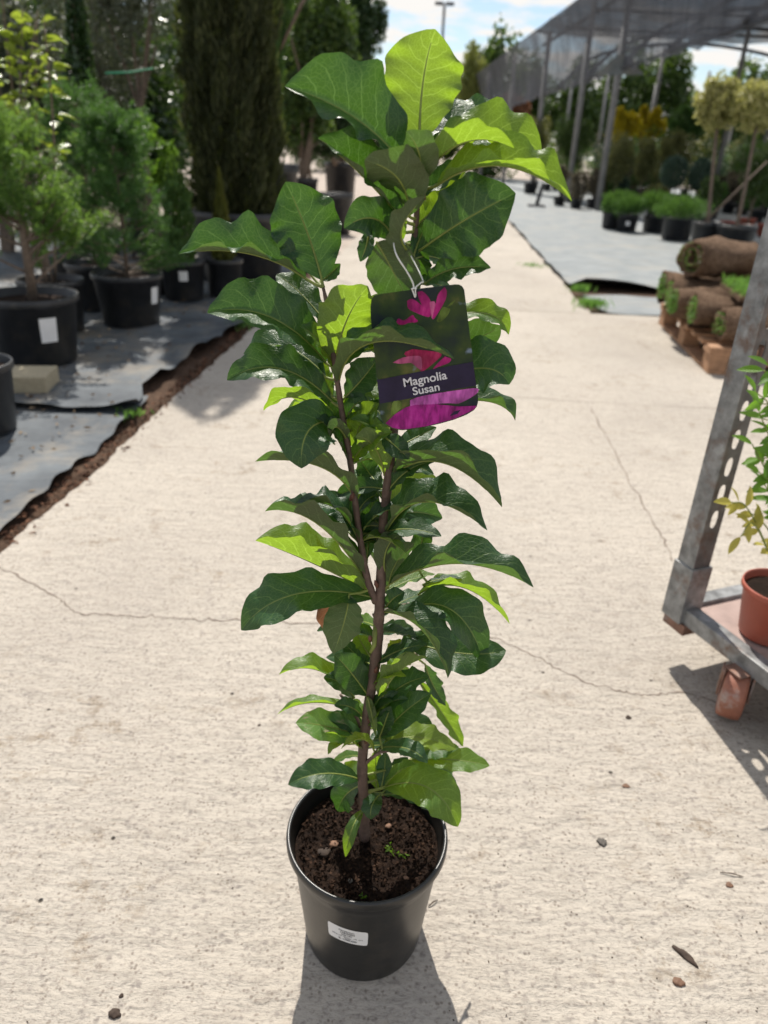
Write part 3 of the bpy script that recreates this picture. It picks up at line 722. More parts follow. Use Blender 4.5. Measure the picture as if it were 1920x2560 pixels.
for i, (x, y, h, m_, lab) in enumerate([(-4.4, 11.0, 3.1, 'darkN', 'dark bushy evergreen behind the olive tree'), (-5.6, 13.5, 3.6, 'midN', 'mid green bushy tree behind the laurel and olive'), (-7.4, 17, 4.2, 'darkN', 'broad dark tree at the back of the left bed'), (-3.4, 9.6, 2.4, 'oliveN', 'grey leaved bushy tree to the rear of the olive tree'), (-2.6, 23, 4.0, 'darkN', 'farthest dark tree closing the left side of the path'), (-3.0, 12.6, 3.9, 'darkN', 'tall dark evergreen rising between the olive tree and the brownish cypress'), (-4.6, 19, 5.2, 'darkN', 'big shadowy tree far behind the olive tree'), (-2.9, 8.6, 2.5, 'darkN', 'dense evergreen directly behind the olive trunk'), (-3.9, 7.6, 2.6, 'oliveN', 'second greyish olive tree at the left edge')]):
    broadleaf('bushy_tree', lab, 'tree', (x, y, -0.06), [((x, y, h * 0.55), (h * 0.3, h * 0.28, h * 0.47), 60, 120)], MT[m_], 0.11, 0.05, 60 + i, 0.05)
t = potted('black_pot', 'empty grey black pot at the near corner of the lower mat', 'pot', (-1.60, 2.66), 0.155, 0.125, 0.27, soil=True, z=0.008)
box('cream_paver', (-1.69, 3.20, 0.052), (0.27, 0.20, 0.075), MT['paver'], None, Matrix.Rotation(math.radians(8), 3, 'Z'), 0.006)
tag(bpy.data.objects['cream_paver'], 'cream rectangular concrete paver lying on the mat against the pine pot', 'paver')
t = potted('black_pot', 'black tub standing behind the huge cypress tub', 'pot', (-0.95, 11.5), 0.30, 0.25, 0.55, z=-0.06)
t = potted('black_pot', 'low dark pot in the shade behind the shaded spruce', 'pot', (-2.35, 5.5), 0.2, 0.16, 0.3)
tag(tube('green_twine', [AT(228, 158, 6.2), AT(280, 156, 6.2), AT(330, 148, 6.4)], 0.006, MT['twine'], None, 5), 'green twine strung between the canes in the left bed', 'twine')

# --- right side: shade hall -----------------------------------------
def mat_net():
    m, t, b = newmat('shade_net')
    p = pos(t)
    n = noise(t, vscale(t, p, (0.6, 1.2, 0.5)), 1.6, 7, 0.6)
    c = ramp(t, n, 0.3, (0.05, 0.053, 0.063), 0.7, (0.125, 0.13, 0.15))
    lk(t, c, b.inputs['Base Color']); b.inputs['Roughness'].default_value = 0.8
    bump(t, b, noise(t, vscale(t, p, (0.5, 2.0, 0.4)), 2.5, 6, 0.6), 0.9, 0.15)
    tr = N(t, 'ShaderNodeBsdfTransparent'); mx_ = N(t, 'ShaderNodeMixShader')
    f = ramp(t, noise(t, p, 1.1, 6, 0.65), 0.35, (0.08, 0.08, 0.08), 0.75, (0.34, 0.34, 0.34))
    lk(t, f, mx_.inputs[0]); o = t.nodes['Material Output']
    lk(t, b.outputs[0], mx_.inputs[1]); lk(t, tr.outputs[0], mx_.inputs[2]); lk(t, mx_.outputs[0], o.inputs[0])
    return m
MT['net'] = mat_net()
hall = thing('shade_hall', 'long nursery shade hall with a dark grey net roof on poles', 'shade structure', (4.7, 19, 0))
xe = lambda y: 4.3 - 0.037 * (y - 22)
V, F = [], []
ys = np.arange(10, 53, 0.5); nz = 9
for i, y in enumerate(ys):
    for j in range(nz):
        v = j / (nz - 1)
        sag = 0.05 * math.sin(y * 2.1) * v + 0.05 * math.sin(y * 0.9 + v * 3) * v
        V.append((xe(y) + 0.42 * v + sag * 0.6 + 0.10 * math.sin(v * 3.14), y, 4.72 - 1.85 * v - (0.05 * math.sin(y * 5.3) if j == nz - 1 else 0) + sag * 0.2))
for i in range(len(ys) - 1):
    for j in range(nz - 1):
        a = i * nz + j; F.append((a, a + 1, a + nz + 1, a + nz))
mesh_py('net_skirt', W2L(hall, V), F, MT['net'], hall)
V, F = [], []
xs = np.linspace(0, 16, 41); ysr = np.arange(9, 27.6, 0.6)
for y in ysr:
    for x in xs:
        z = 4.72 - 0.07 * abs(math.sin(x * math.pi / 4)) - 0.05 * abs(math.sin((y - 19) * math.pi / 3)) + 0.05 * wob(x, y)
        V.append((xe(y) + x, y, z))
m_ = len(xs)
for i in range(len(ysr) - 1):
    for j in range(m_ - 1):
        a = i * m_ + j; F.append((a, a + 1, a + m_ + 1, a + m_))
mesh_py('net_roof', W2L(hall, V), F, MT['net'], hall)
for y in (19.0, 22.0, 27.0, 33.0, 40.0, 47.0):
    x0 = xe(y) + 0.42
    tube('pole', W2L(hall, [(x0, y, -0.07), (x0 - 0.02, y, 4.66)]), 0.075 if y > 18.5 else 0.07, MT['pole'], hall, 12)
    if y == 19.0:
        mesh_py('net_gather', W2L(hall, [(x0 - 0.55, y - 0.1, 2.80), (x0 + 0.55, y - 0.1, 2.84), (x0 + 0.1, y - 0.12, 3.2), (x0 - 0.12, y - 0.12, 3.2)]), [(0, 1, 2, 3)], MT['fab_r'], hall)
for xo in (4.4, 8.4, 12.4):
    for y in np.arange(16, 46, 6.0):
        x0 = xe(y) + xo
        tube('pole', W2L(hall, [(x0, y, -0.07), (x0, y, 4.5)]), 0.06, MT['pole'], hall, 10)
for y in np.arange(13, 28, 3.0):
    tube('truss', W2L(hall, spline([(xe(y) + 0.4, y, 3.0), (xe(y) + 1.6, y, 3.9), (xe(y) + 4.4, y, 4.25), (xe(y) + 7.2, y, 3.9), (xe(y) + 8.4, y, 3.3)], 5)), 0.045, MT['pipe'], hall, 6)
    tube('truss', W2L(hall, [(xe(y) + 0.4, y, 4.5), (xe(y) + 16, y, 4.5)]), 0.045, MT['pipe'], hall, 6)
    tube('truss', W2L(hall, spline([(xe(y) + 8.4, y, 3.0), (xe(y) + 9.6, y, 3.9), (xe(y) + 12.4, y, 4.25), (xe(y) + 15.2, y, 3.9)], 5)), 0.045, MT['pipe'], hall, 6)
for xo in (0.42, 4.4, 8.4):
    tube('purlin', W2L(hall, [(xe(12) + xo, 12, 4.4), (xe(28) + xo, 28, 4.4)]), 0.045, MT['pipe'], hall, 6)
tube('eave_wire', W2L(hall, [(xe(12) + 0.42, 12, 2.95), (xe(52) + 0.42, 52, 2.95)]), 0.02, MT['pipe'], hall, 5)

def dispcrown(x0, x1, y0, y1, Y, dr=0.8):
    a, b_ = AT((x0 + x1) / 2, (y0 + y1) / 2, Y), None
    rx = metres((x1 - x0) / 2 * K, a); rz = metres((y1 - y0) / 2 * K, a)
    return a, (rx, rx * dr, rz)
def shrub_at(name, label, cat, box4, Y, mat, L, Wd, seed, nc=40, per=90, potsz=(0.16, 0.13, 0.26), group=None, trunk=0.012):
    c, r = dispcrown(*box4, Y)
    return broadleaf(name, label, cat, (c[0], c[1], 0.0), [(c, r, nc, per)], MT[mat], L, Wd, seed, trunk, potsz, group)
shrub_at('nursery_shrub', 'dark green rounded shrub beside the second hall pole', 'shrub', (1190, 1290, 240, 365), 24, 'midN', 0.09, 0.04, 71, 50, 90, (0.25, 0.2, 0.35))
shrub_at('nursery_shrub', 'olive leaved shrub under the edge of the net skirt', 'shrub', (1120, 1200, 250, 330), 27, 'oliveG', 0.09, 0.04, 72, 40, 80, (0.25, 0.2, 0.35))
for i, (lab, Y, bl) in enumerate([('bright yellow shrub behind the nearest hall pole', 23, [(1312, 1360, 246, 318), (1340, 1388, 236, 300), (1322, 1352, 232, 270)]), ('golden yellow shrub next to the dark green bush in the hall', 24, [(1372, 1420, 240, 306), (1398, 1442, 250, 300), (1405, 1428, 228, 262), (1380, 1400, 228, 256)])]):
    cr_ = [dispcrown(*b4, Y) for b4 in bl]
    broadleaf('yellow_shrub', lab, 'shrub', (cr_[0][0][0], Y, 0.0), [(c, r, 26, 60) for c, r in cr_], MT['yellowN'], 0.10, 0.045, 73 + i, 0.012, (0.25, 0.2, 0.35))
for i, b4 in enumerate([(1300, 1375, 285, 400), (1360, 1430, 290, 395), (1415, 1500, 285, 380)]):
    shrub_at('pale_shrub', ('pale olive shrub right behind the nearest hall pole', 'pale olive shrub below the golden yellow shrub', 'pale olive shrub behind the two ball topiaries')[i], 'shrub', b4, 20 + i * 0.4, 'oliveG', 0.07, 0.03, 75 + i, 46, 90, (0.2, 0.16, 0.3))
for i, b4 in enumerate([(1225, 1275, 365, 440), (1262, 1310, 358, 430), (1190, 1240, 360, 410)]):
    shrub_at('low_plant', ('low grey brown plant left of the nearest hall pole', 'low grey brown plant touching the nearest hall pole', 'low greyish plant below the dark rounded shrub')[i], 'shrub', b4, 19.5 + i * .5, 'greyN', 0.06, 0.03, 80 + i, 30, 80, (0.16, 0.13, 0.22))
shrub_at('nursery_shrub', 'deep green dense bush behind the ball topiaries', 'shrub', (1440, 1535, 225, 305), 22, 'juniN', 0.09, 0.04, 84, 60, 100, (0.25, 0.2, 0.35))
for i, b4 in enumerate([(1426, 1486, 338, 405), (1488, 1540, 343, 410)]):
    c, r = dispcrown(*b4, 15)
    t = thing('ball_topiary', ('blue green ball topiary on a short stem behind the junipers', 'smaller blue green ball topiary beside the standard trees')[i], 'topiary', (c[0], c[1], 0))
    pot_parts(t, 0.2, 0.16, 0.3, MT['blackpot'], seg=24)
    tube('stem', [(0, 0, 0.25), (0.01, 0, c[2])], 0.018, MT['bark'], t)
    leafcloud('crown', W2L(t, blob_points(c, r, 3600, RG, 0.6)), 0.06, 0.014, MT['blueN'], t, seed=90 + i)
for i, (x, y, w) in enumerate([(1324, 497, 44), (1358, 503, 46), (1418, 505, 52), (1470, 522, 70)]):
    b0 = G(x, y); rr_ = metres(w / 2 * K, b0)
    t = potted('potted_juniper', ('spreading green juniper in a black pot next to the nearest hall pole', 'spreading juniper in a black pot with a pale round sticker', 'spreading juniper in a black pot before the first ball topiary', 'wide spreading juniper in the largest of the row of black pots')[i], 'potted plant', (b0[0], b0[1] + rr_), rr_, rr_ * 0.85, (0.26, 0.26, 0.26, 0.33)[i], z=0.01)
    P = clumpy((0, 0, 0.42 + 0.05 * (i > 1)), (rr_ * 1.9, rr_ * 1.7, 0.22), 40, 110, RG, 0.4)
    tube('stem', [(0, 0, 0.2), (0, 0, 0.45)], 0.015, MT['bark'], t)
    leafcloud('crown', P, 0.06, 0.009, MT['juniN'], t, A=(P - (0, 0, 0.15)) + RG.normal(0, 0.12, P.shape), seed=95 + i)
    if i == 1: pot_sticker(t, rr_, rr_ * 0.85, 0.26, 0.10, 0.17, -115, -90)
for i in range(3):
    shrub_at('potted_shrub', ('grey green shrub in the row behind the wide juniper', 'dull green shrub behind the terracotta pots', 'dark leafy shrub at the edge of the standard trees')[i], 'shrub', [(1390, 1450, 395, 460), (1500, 1570, 380, 455), (1600, 1680, 310, 455)][i], (16.5, 14, 12.5)[i], ('oliveG', 'midN', 'midN')[i], 0.06, 0.025, 100 + i, 36, 90, (0.17, 0.14, 0.24))
for i, (cb, ctr, pb, ps) in enumerate([((1505, 1602, 165, 282), None, (1528, 552), 0.20), ((1585, 1700, 168, 285), None, (1592, 562), 0.25)]):
    b0 = G(*pb); Y = b0[1] + ps
    c, r = dispcrown(*cb, Y)
    t = thing('standard_tree', ('variegated yellow standard tree with a ball crown on a slim trunk', 'leaning variegated standard tree in the wider black tub')[i], 'tree', (b0[0], Y, 0.0))
    pot_parts(t, ps, ps * 0.85, 0.40, MT['blackpot'], seg=32)
    top = np.array(c) - (b0[0], Y, 0)
    tube('trunk', spline([(0, 0, 0.3), (0.02 + 0.4 * top[0], 0, 0.75), top], 6), np.linspace(0.028, 0.02, 13), MT['bark'], t)
    if i == 0: tube('stake', [(-0.15, 0, 0.28), (0.55, -0.05, 1.15)], 0.014, MT['bark'], t, 6)
    leafcloud('crown', W2L(t, clumpy(c, np.array(r) * (1.12, 1.12, 0.98), 110, 70, RG, 0.26)), 0.05, 0.03, MT['varieN'], t, seed=105 + i)
for i, (x, y) in enumerate([(1513, 500), (1570, 505), (1610, 497), (1650, 512)]):
    b0 = G(x, y)
    t = potted('terracotta_pot', ('terracotta pot behind the first standard tree', 'terracotta pot between the two standard trunks', 'terracotta pot with dry soil behind the wider tub', 'terracotta pot close to the tall trolley post')[i], 'pot', (b0[0], b0[1]), 0.16, 0.12, 0.2, 'terracotta', z=0.01)
for i, (b4, Y, m_, lab) in enumerate([((985, 1050, 95, 260), 42, 'paleN', 'pale green slender tree beyond the end of the path'), ((1060, 1150, 205, 262), 40, 'rustN', 'russet shrub seen under the far end of the net'), ((900, 1000, 200, 320), 46, 'midN', 'distant green tree straight down the path')]):
    c, r = dispcrown(*b4, Y)
    broadleaf('distant_tree', lab, 'tree', (c[0], c[1], -0.07), [(c, r, 50, 80)], MT[m_], 0.2, 0.09, 120 + i, 0.06)
rgs = np.random.default_rng(99)
for i in range(70):
    y = rgs.uniform(17.5, 34); x = 5.3 + rgs.uniform(0, 1) * (y * 0.42 - 3.6)
    k_ = (0, 1, 1, 3, 4, 5)[rgs.integers(0, 6)]; h = rgs.uniform(0.5, 1.0) if y < 22 else rgs.uniform(0.9, 2.0)
    lab = ('green potted shrub in the rows under the shade net', 'pale olive potted shrub in the rows under the shade net', 'dark potted shrub in the rows under the shade net', 'green potted shrub in the rows under the shade net', 'grey brown potted shrub in the rows under the shade net', 'blue green potted shrub in the rows under the shade net')[k_]
    w_ = h * rgs.uniform(0.35, 0.5)
    lab = ('low ' if h < 0.75 else 'waist high ' if h < 1.3 else 'tall ') + lab
    broadleaf('row_shrub', lab, 'shrub', (x, y, -0.01), [((x, y, 0.25 + h * 0.5), (w_, w_, h * 0.55), 22, 60)], MT[('midN', 'oliveG', 'darkN', 'juniN', 'greyN', 'blueN')[k_]], 0.09, 0.04, 300 + i, 0.012, (0.16, 0.13, 0.26), 'potted shrubs in rows under the shade net')
hd = [(x, 47 + 2 * math.sin(x), 2.1 + 0.5 * math.sin(x * 1.7)) for x in np.arange(-16, 34, 2.6)]
rg = np.random.default_rng(5)
P = np.concatenate([clumpy((x, y, 2.5 if -2 < x < 4.5 else 3.3), (2.1, 1.5, z_ * (1.35 if -2 < x < 4.5 else 1.75)), 46, 120, rg) for x, y, z_ in hd])
tag(leafcloud('far_hedge', P, 0.34, 0.17, MT['midN'], None, seed=7), 'far green hedge closing the view behind the nursery', 'hedge')
t = thing('street_lamp', 'tall street lamp with a flat twin head against the cloudy sky', 'street lamp', (1.72, 40, -0.07))
tube('post', [(0, 0, 0), (0, 0, 7.3)], [0.09, 0.06], MT['pipe'], t)
for s in (-1, 1): box('lamp_head', (0.24 * s, 0, 7.34), (0.40, 0.25, 0.12), MT['pipe'], t, None, 0.03)
t = thing('metal_stand', 'short dark metal foot stand on the sunlit fabric', 'stand', (3.42, 19.4, 0))
tube('post', [(0, 0, 0.0), (0.1, 0, 0.55)], 0.05, MT['pipe'], t); box('foot', (0, 0, 0.03), (0.4, 0.3, 0.05), MT['pipe'], t, None, 0.01)

# --- turf rolls on a pallet -----------------------------------------
PALX, PALY = 1.80, 4.06
pal = thing('wooden_pallet', 'wooden pallet under the turf rolls at the path edge', 'pallet', (PALX, PALY, 0.0))
ry = Matrix.Rotation(math.radians(5), 3, 'Z')
pal.rotation_euler[2] = math.radians(-7)
for x in (0.05, 0.45, 0.85):
    for y in (0.07, 0.70, 1.33): box('block', (x, y, 0.062), (0.1, 0.14, 0.085), MT['wood'], pal, None, 0.003)
for x in (0.05, 0.45, 0.85):
    box('bottom_board', (x, 0.70, 0.010), (0.1, 1.42, 0.018), MT['wood'], pal, None, 0.002)
for y in (0.07, 0.70, 1.33): box('stringer_board', (0.45, y, 0.1155), (0.92, 0.14, 0.02), MT['wood'], pal, None, 0.002)
for y in np.linspace(0.05, 1.36, 8): box('deck_board', (0.45, y, 0.138), (0.92, 0.10, 0.022), MT['wood'], pal, None, 0.002)
def turf_roll(label, y, z, a, b_, length, x0, yaw, seed, squash=0.0, grass_side=0.3):
    t = thing('turf_roll', label, 'turf roll', (0, 0, 0), 'rolled turf on the pallet')
    t.matrix_world = pal_m @ Matrix.Translation((x0, y, z)) @ Matrix.Rotation(math.radians(yaw), 4, 'Z')
    rg = np.random.default_rng(seed)
    th = 0.022; n = 70; turns = 2.4
    V, F = [], []
    nx = 8
    def pt(i, inner):
        f = i / n; ang = -math.pi * 0.35 + f * turns * 2 * math.pi
        k_ = 1 - 0.30 * (turns * f) / 1.0 * 0.85
        k_ = max(0.12, 1 - 0.27 * turns * f)
        rr_ = k_ - (th / b_ if inner else 0)
        rr_ = max(rr_, 0.03)
        return a * rr_ * math.cos(ang), b_ * rr_ * math.sin(ang) * (1 if math.sin(ang) > 0 else 0.9)
    for i in range(n + 1):
        for inner in (False, True):
            yy, zz = pt(i, inner)
            for j in range(nx + 1):
                jit = 0.006 * math.sin(i * 1.7 + j * 2.1 + seed) + 0.016 * math.sin(i * 0.35 + j * 0.8 + seed * 2.3)
                V.append((length * j / nx + (rg.uniform(-0.006, 0.006) if j in (0, nx) else 0), yy + jit * 0.6, zz + b_ + jit))
    w = nx + 1
    for i in range(n):
        o0, o1 = 2 * i * w, 2 * (i + 1) * w
        for j in range(nx):
            F.append((o0 + j, o0 + j + 1, o1 + j + 1, o1 + j))
            F.append((o0 + w + j, o1 + w + j, o1 + w + j + 1, o0 + w + j + 1))
        F.append((o0, o1, o1 + w, o0 + w)); F.append((o0 + nx, o0 + w + nx, o1 + w + nx, o1 + nx))
    mesh_py('soil_layer', V, F, MT['turf_soil'], t)
    m_ = int(120 + 1500 * grass_side)
    ii = rg.integers(0, n, m_); P = []
    for i in ii:
        yy, zz = pt(i, True); P.append((rg.uniform(-0.012, 0.02) if rg.uniform() > grass_side * 0.4 else rg.uniform(0, length), yy * 0.97, zz * 0.97 + b_))
    P = np.array(P); A = np.stack([-np.abs(rg.normal(0.7, 0.4, m_)), rg.normal(0, 0.5, m_), rg.normal(0.0, 0.5, m_)], 1)
    leafcloud('grass', P, 0.035, 0.004, MT['grass'], t, A, seed=seed)
    return t
pal_m = Matrix.Translation(pal.location) @ Matrix.Rotation(pal.rotation_euler[2], 4, 'Z')
TR = [('brown turf roll at the near end of the pallet, spiral end showing', 0.13, 0.15, 0.145, 0.10, 0.66, 0.05, 2, 1, .1), ('turf roll behind the near one with pale grass on its end', 0.40, 0.15, 0.15, 0.12, 0.72, -0.04, -2, 2, .25),
      ('middle turf roll with a green tuft spilling from its end', 0.70, 0.15, 0.15, 0.115, 0.66, -0.09, 3, 3, .8), ('turf roll past the middle with a grassy rim', 0.98, 0.15, 0.14, 0.12, 0.64, -0.06, -3, 4, .3), ('rearmost bottom turf roll with long grass on its end', 1.26, 0.15, 0.14, 0.125, 0.62, -0.05, 2, 5, .9),
      ('big smooth turf roll lying on top of the others', 0.95, 0.37, 0.19, 0.14, 0.40, 0.02, 16, 6, .1), ('upper turf roll at the back of the stack', 1.24, 0.385, 0.15, 0.11, 0.6, 0.30, 6, 7, .15)]
for a in TR: turf_roll(a[0], a[1], a[2], a[3], a[4], a[5], a[6], a[7], a[8], 0, a[9])
rg = np.random.default_rng(8)
P = np.stack([rg.uniform(0.14, 0.70, 2600), rg.uniform(0.20, 0.62, 2600), rg.uniform(0.385, 0.44, 2600)], 1)
P[:, 2] += (P[:, 1] - 0.4) * 0.04 + 0.012
o = leafcloud('turf_grass', np.array([list(pal_m @ Vector(p)) for p in P]), 0.06, 0.005, MT['grass'], None, np.stack([rg.normal(0, .5, 2600), rg.normal(-.3, .5, 2600), rg.uniform(.4, 1, 2600)], 1), seed=8)
tag(o, 'lush green grass of an open turf slab on the stack', 'grass')
slabt = mesh_py('turf_slab', [tuple(pal_m @ Vector(p)) for p in [(0.14, 0.20, 0.375), (0.70, 0.20, 0.375), (0.70, 0.62, 0.392), (0.14, 0.62, 0.392), (0.14, 0.20, 0.398), (0.70, 0.20, 0.398), (0.70, 0.62, 0.415), (0.14, 0.62, 0.415)]], [(0, 3, 2, 1), (4, 5, 6, 7), (0, 1, 5, 4), (1, 2, 6, 5), (2, 3, 7, 6), (3, 0, 4, 7)], MT['turf_soil'], None, False)
tag(slabt, 'open turf slab lying grass side up across the rolls', 'turf slab', None)

# ================================================================== TROLLEY
TO = np.array([0.70, 1.41, 0.0])
ta = np.array([0.385, -0.923, 0]); tb = np.array([0.923, 0.385, 0])
trol = thing('plant_trolley', 'worn galvanised plant trolley with slotted corner posts and plywood deck', 'trolley', tuple(TO))
rz = Matrix(((tb[0], -ta[0], 0), (tb[1], -ta[1], 0), (0, 0, 1)))      # local x = tb, local y = -ta
def TL(a, b_, z): return tuple(a * ta + b_ * tb + np.array([0, 0, z]))
def tbox(name, a0, a1, b0, b1, z0, z1, mat, bev=0.0015, parent=trol):
    return box(name, TL((a0 + a1) / 2, (b0 + b1) / 2, (z0 + z1) / 2), (abs(b1 - b0), abs(a1 - a0), z1 - z0), mat, parent, rz, bev)
def plate(name, origin, ux, L0, L1, w, holes, mat, parent, th):
    """flat vertical plate from z=L0 to L1, width w along ux, with oval slots; thickness th"""
    ux = np.array(ux); V, F = [], []
    nrm = np.cross(ux, (0, 0, 1.0))
    def P(u, z): return tuple(np.array(origin) + ux * u + np.array([0, 0, z]))
    n = 24
    def ring(z0, z1, zc, hw, hh):
        o_ = len(V)
        for k_ in range(n):
            an = 2 * math.pi * k_ / n; c, s = math.cos(an), math.sin(an)
            m_ = max(abs(c) / 1, abs(s) / 1)
            V.append(P(w / 2 + w / 2 * c / m_, (z0 + z1) / 2 + (z1 - z0) / 2 * s / m_))
        for k_ in range(n):
            an = 2 * math.pi * k_ / n; c, s = math.cos(an), math.sin(an)
            V.append(P(w / 2 + hw * math.copysign(abs(c) ** 0.8, c), zc + hh * math.copysign(abs(s) ** 0.8, s)))
        for k_ in range(n):
            k2 = (k_ + 1) % n; F.append((o_ + k_, o_ + k2, o_ + n + k2, o_ + n + k_))
    def quad(z0, z1):
        o_ = len(V); V.extend([P(0, z0), P(w, z0), P(w, z1), P(0, z1)]); F.append((o_, o_ + 1, o_ + 2, o_ + 3))
    z = L0
    if holes:
        first, pitch, hw, hh = holes
        quad(z, first - pitch / 2); z = first - pitch / 2
        while z + pitch < L1: ring(z, z + pitch, z + pitch / 2, hw, hh); z += pitch
    quad(z, L1)
    o = mesh_py(name, V, F, mat, parent, False)
    sm = o.modifiers.new('thickness', 'SOLIDIFY'); sm.thickness = th; sm.offset = 0
    return o
PWD = 0.047
for (pa, pb, sa) in ((0.0, 0.0, 1), (1.2, 0.0, -1), (0.0, 0.52, 1)):
    near = np.array(TL(pa + (PWD / 2 if sa > 0 else -PWD / 2), pb - PWD / 2, 0))
    plate('post_side', near, -ta * sa, 0.14, 1.75, PWD, None, MT['steel'], trol, 0.0026)
    plate('slotted_post', near + 0.0016 * ta * -sa, tb, 0.14, 1.75, PWD, (0.375, 0.061, 0.0095, 0.021), MT['steel_dark'], trol, 0.0024)
    tbox('post_socket', pa - PWD * 0.62, pa + PWD * 0.62, pb - PWD * 0.62, pb + PWD * 0.62, 0.112, 0.255, MT['steel'], 0.003)
    tbox('socket_foot', pa - PWD * 0.5, pa + PWD * 0.9, pb - PWD * 0.5, pb + PWD * 0.5, 0.088, 0.113, MT['rust'], 0.002)
tbox('side_rail', 0.024, 1.18, -0.017, 0.017, 0.112, 0.150, MT['steel'], 0.003)
tbox('side_rail', 0.024, 1.18, 0.50, 0.535, 0.112, 0.150, MT['steel'], 0.003)
tbox('end_rail', -0.018, 0.018, 0.024, 0.50, 0.114, 0.152, MT['steel'], 0.003)
tbox('end_rail', 1.182, 1.218, 0.024, 0.50, 0.114, 0.152, MT['steel'], 0.003)
tbox('deck', 0.019, 1.18, 0.0175, 0.4995, 0.126, 0.142, MT['plywood'], 0.001)
tbox('shelf_hook', -0.006, 0.012, 0.02, 0.22, 0.745, 0.772, MT['steel'], 0.002)
tbox('shelf_hook', 0.0, 0.006, 0.02, 0.2, 0.70, 0.74, MT['rust'], 0.001)
for (wa, wb) in ((0.205, -0.024), (1.0, 0.045), (0.205, 0.47)):
    wl = lathe('wheel', [(0.012, -0.024), (0.044, -0.024), (0.053, -0.022), (0.0555, -0.014), (0.056, 0), (0.0555, 0.014), (0.053, 0.022), (0.044, 0.024), (0.012, 0.024), (0.012, -0.024)], 32, MT['wheel'], trol)
    d = Vector(tb * 0.62 + ta * 0.72).normalized() if wb < 0 else Vector(tb)
    wl.matrix_local = Matrix.Translation(TL(wa, wb, 0.0565)) @ d.to_track_quat('Z', 'Y').to_matrix().to_4x4()
    for s in (-1, 1): box('fork', tuple(np.array(TL(wa, wb, 0.082)) + np.array(d) * 0.030 * s), (0.004, 0.034, 0.064), MT['rust'], trol, Matrix(((d[0], -d[1], 0), (d[1], d[0], 0), (0, 0, 1))), 0.001)
    tbox('fork_plate', wa - 0.022, wa + 0.022, wb - 0.022, wb + 0.022, 0.1125, 0.1165, MT['rust'], 0.001)

# terracotta pot with nandina on the deck
b0 = G(1602, 1376, 0.142)
nb = np.array([b0[0] + 0.055, b0[1] + 0.012, 0.1425])
t = potted('potted_nandina', 'terracotta plastic pot with a feathery green and yellow plant on the trolley', 'potted plant', nb[:2], 0.075, 0.055, 0.125, 'terracotta', z=0.1425)
ng = simple_leaf_mesh('nandina_leaf', 0.042, 0.015, mat_magnolia('nandina_leaf_green', (0.05, 0.13, 0.02), (0.10, 0.20, 0.03), (0.12, 0.2, 0.06), (0.26, 0.55, 0.03)))
ny = simple_leaf_mesh('nandina_leaf_yellow', 0.042, 0.016, mat_magnolia('nandina_leaf_yellowed', (0.40, 0.36, 0.06), (0.52, 0.46, 0.10), (0.40, 0.36, 0.12), (0.62, 0.55, 0.10), gloss=0.5))
rg = np.random.default_rng(77)
def frond(pts, me, n, spread=1.0, r0=0.0022):
    s = spline(pts, 8)
    tube('stem', s, np.linspace(r0, r0 * 0.5, len(s)), MT['petiole'], t, 5)
    for i in range(n):
        f = 0.35 + 0.65 * i / max(1, n - 1)
        p = s[int(f * (len(s) - 1))]; q = s[max(0, int(f * (len(s) - 1)) - 1)]
        d0 = p - q; d0 /= np.linalg.norm(d0) + 1e-9
        sd_ = np.cross(d0, (0.3, -0.9, 0.3)); sd_ /= np.linalg.norm(sd_) + 1e-9
        for sg in ((-1, 1) if i < n - 1 else (0,)):
            o = bpy.data.objects.new('leaflet', me); COL.objects.link(o); o.parent = t
            d = d0 * 0.7 + sd_ * sg * spread + rg.normal(0, 0.15, 3)
            orient(o, p, d, np.array((0.0, -0.45, 0.8)) + rg.normal(0, 0.3, 3)); o.scale = [rg.uniform(0.75, 1.15)] * 3
def TP(x, y, Y): return AT(x, y, Y) - nb
c0 = np.array([0, 0, 0.11])
Yn = nb[1]
frond([c0, TP(1655, 1180, Yn - 0.01), TP(1612, 1095, Yn - 0.02), TP(1580, 1085, Yn - 0.03)], ny, 5, 0.9)
frond([c0, TP(1658, 1190, Yn - 0.02), TP(1625, 1130, Yn - 0.03), TP(1600, 1160, Yn - 0.04)], ny, 4, 0.9)
frond([c0 + (0.01, 0, 0), TP(1672, 1170, Yn + 0.01), TP(1640, 1120, Yn), TP(1625, 1110, Yn - 0.01)], ny, 3, 0.9)
for (x1, y1, x2, y2) in ((1660, 1030, 1625, 960), (1672, 980, 1640, 890), (1668, 900, 1632, 845), (1690, 1050, 1650, 1000), (1690, 860, 1650, 800), (1670, 1080, 1648, 1040), (1700, 960, 1665, 930), (1690, 900, 1640, 870), (1690, 1000, 1635, 990), (1700, 840, 1660, 790), (1680, 1060, 1640, 1020), (1700, 930, 1650, 905)):
    frond([c0 + rg.normal(0, 0.01, 3) * (1, 1, 0), TP(1690, 1120, Yn + rg.uniform(-.03, .03)), TP(x1, y1, Yn + rg.uniform(-.03, .02)), TP(x2, y2, Yn + rg.uniform(-.04, .02))], ng, 5, 1.0)

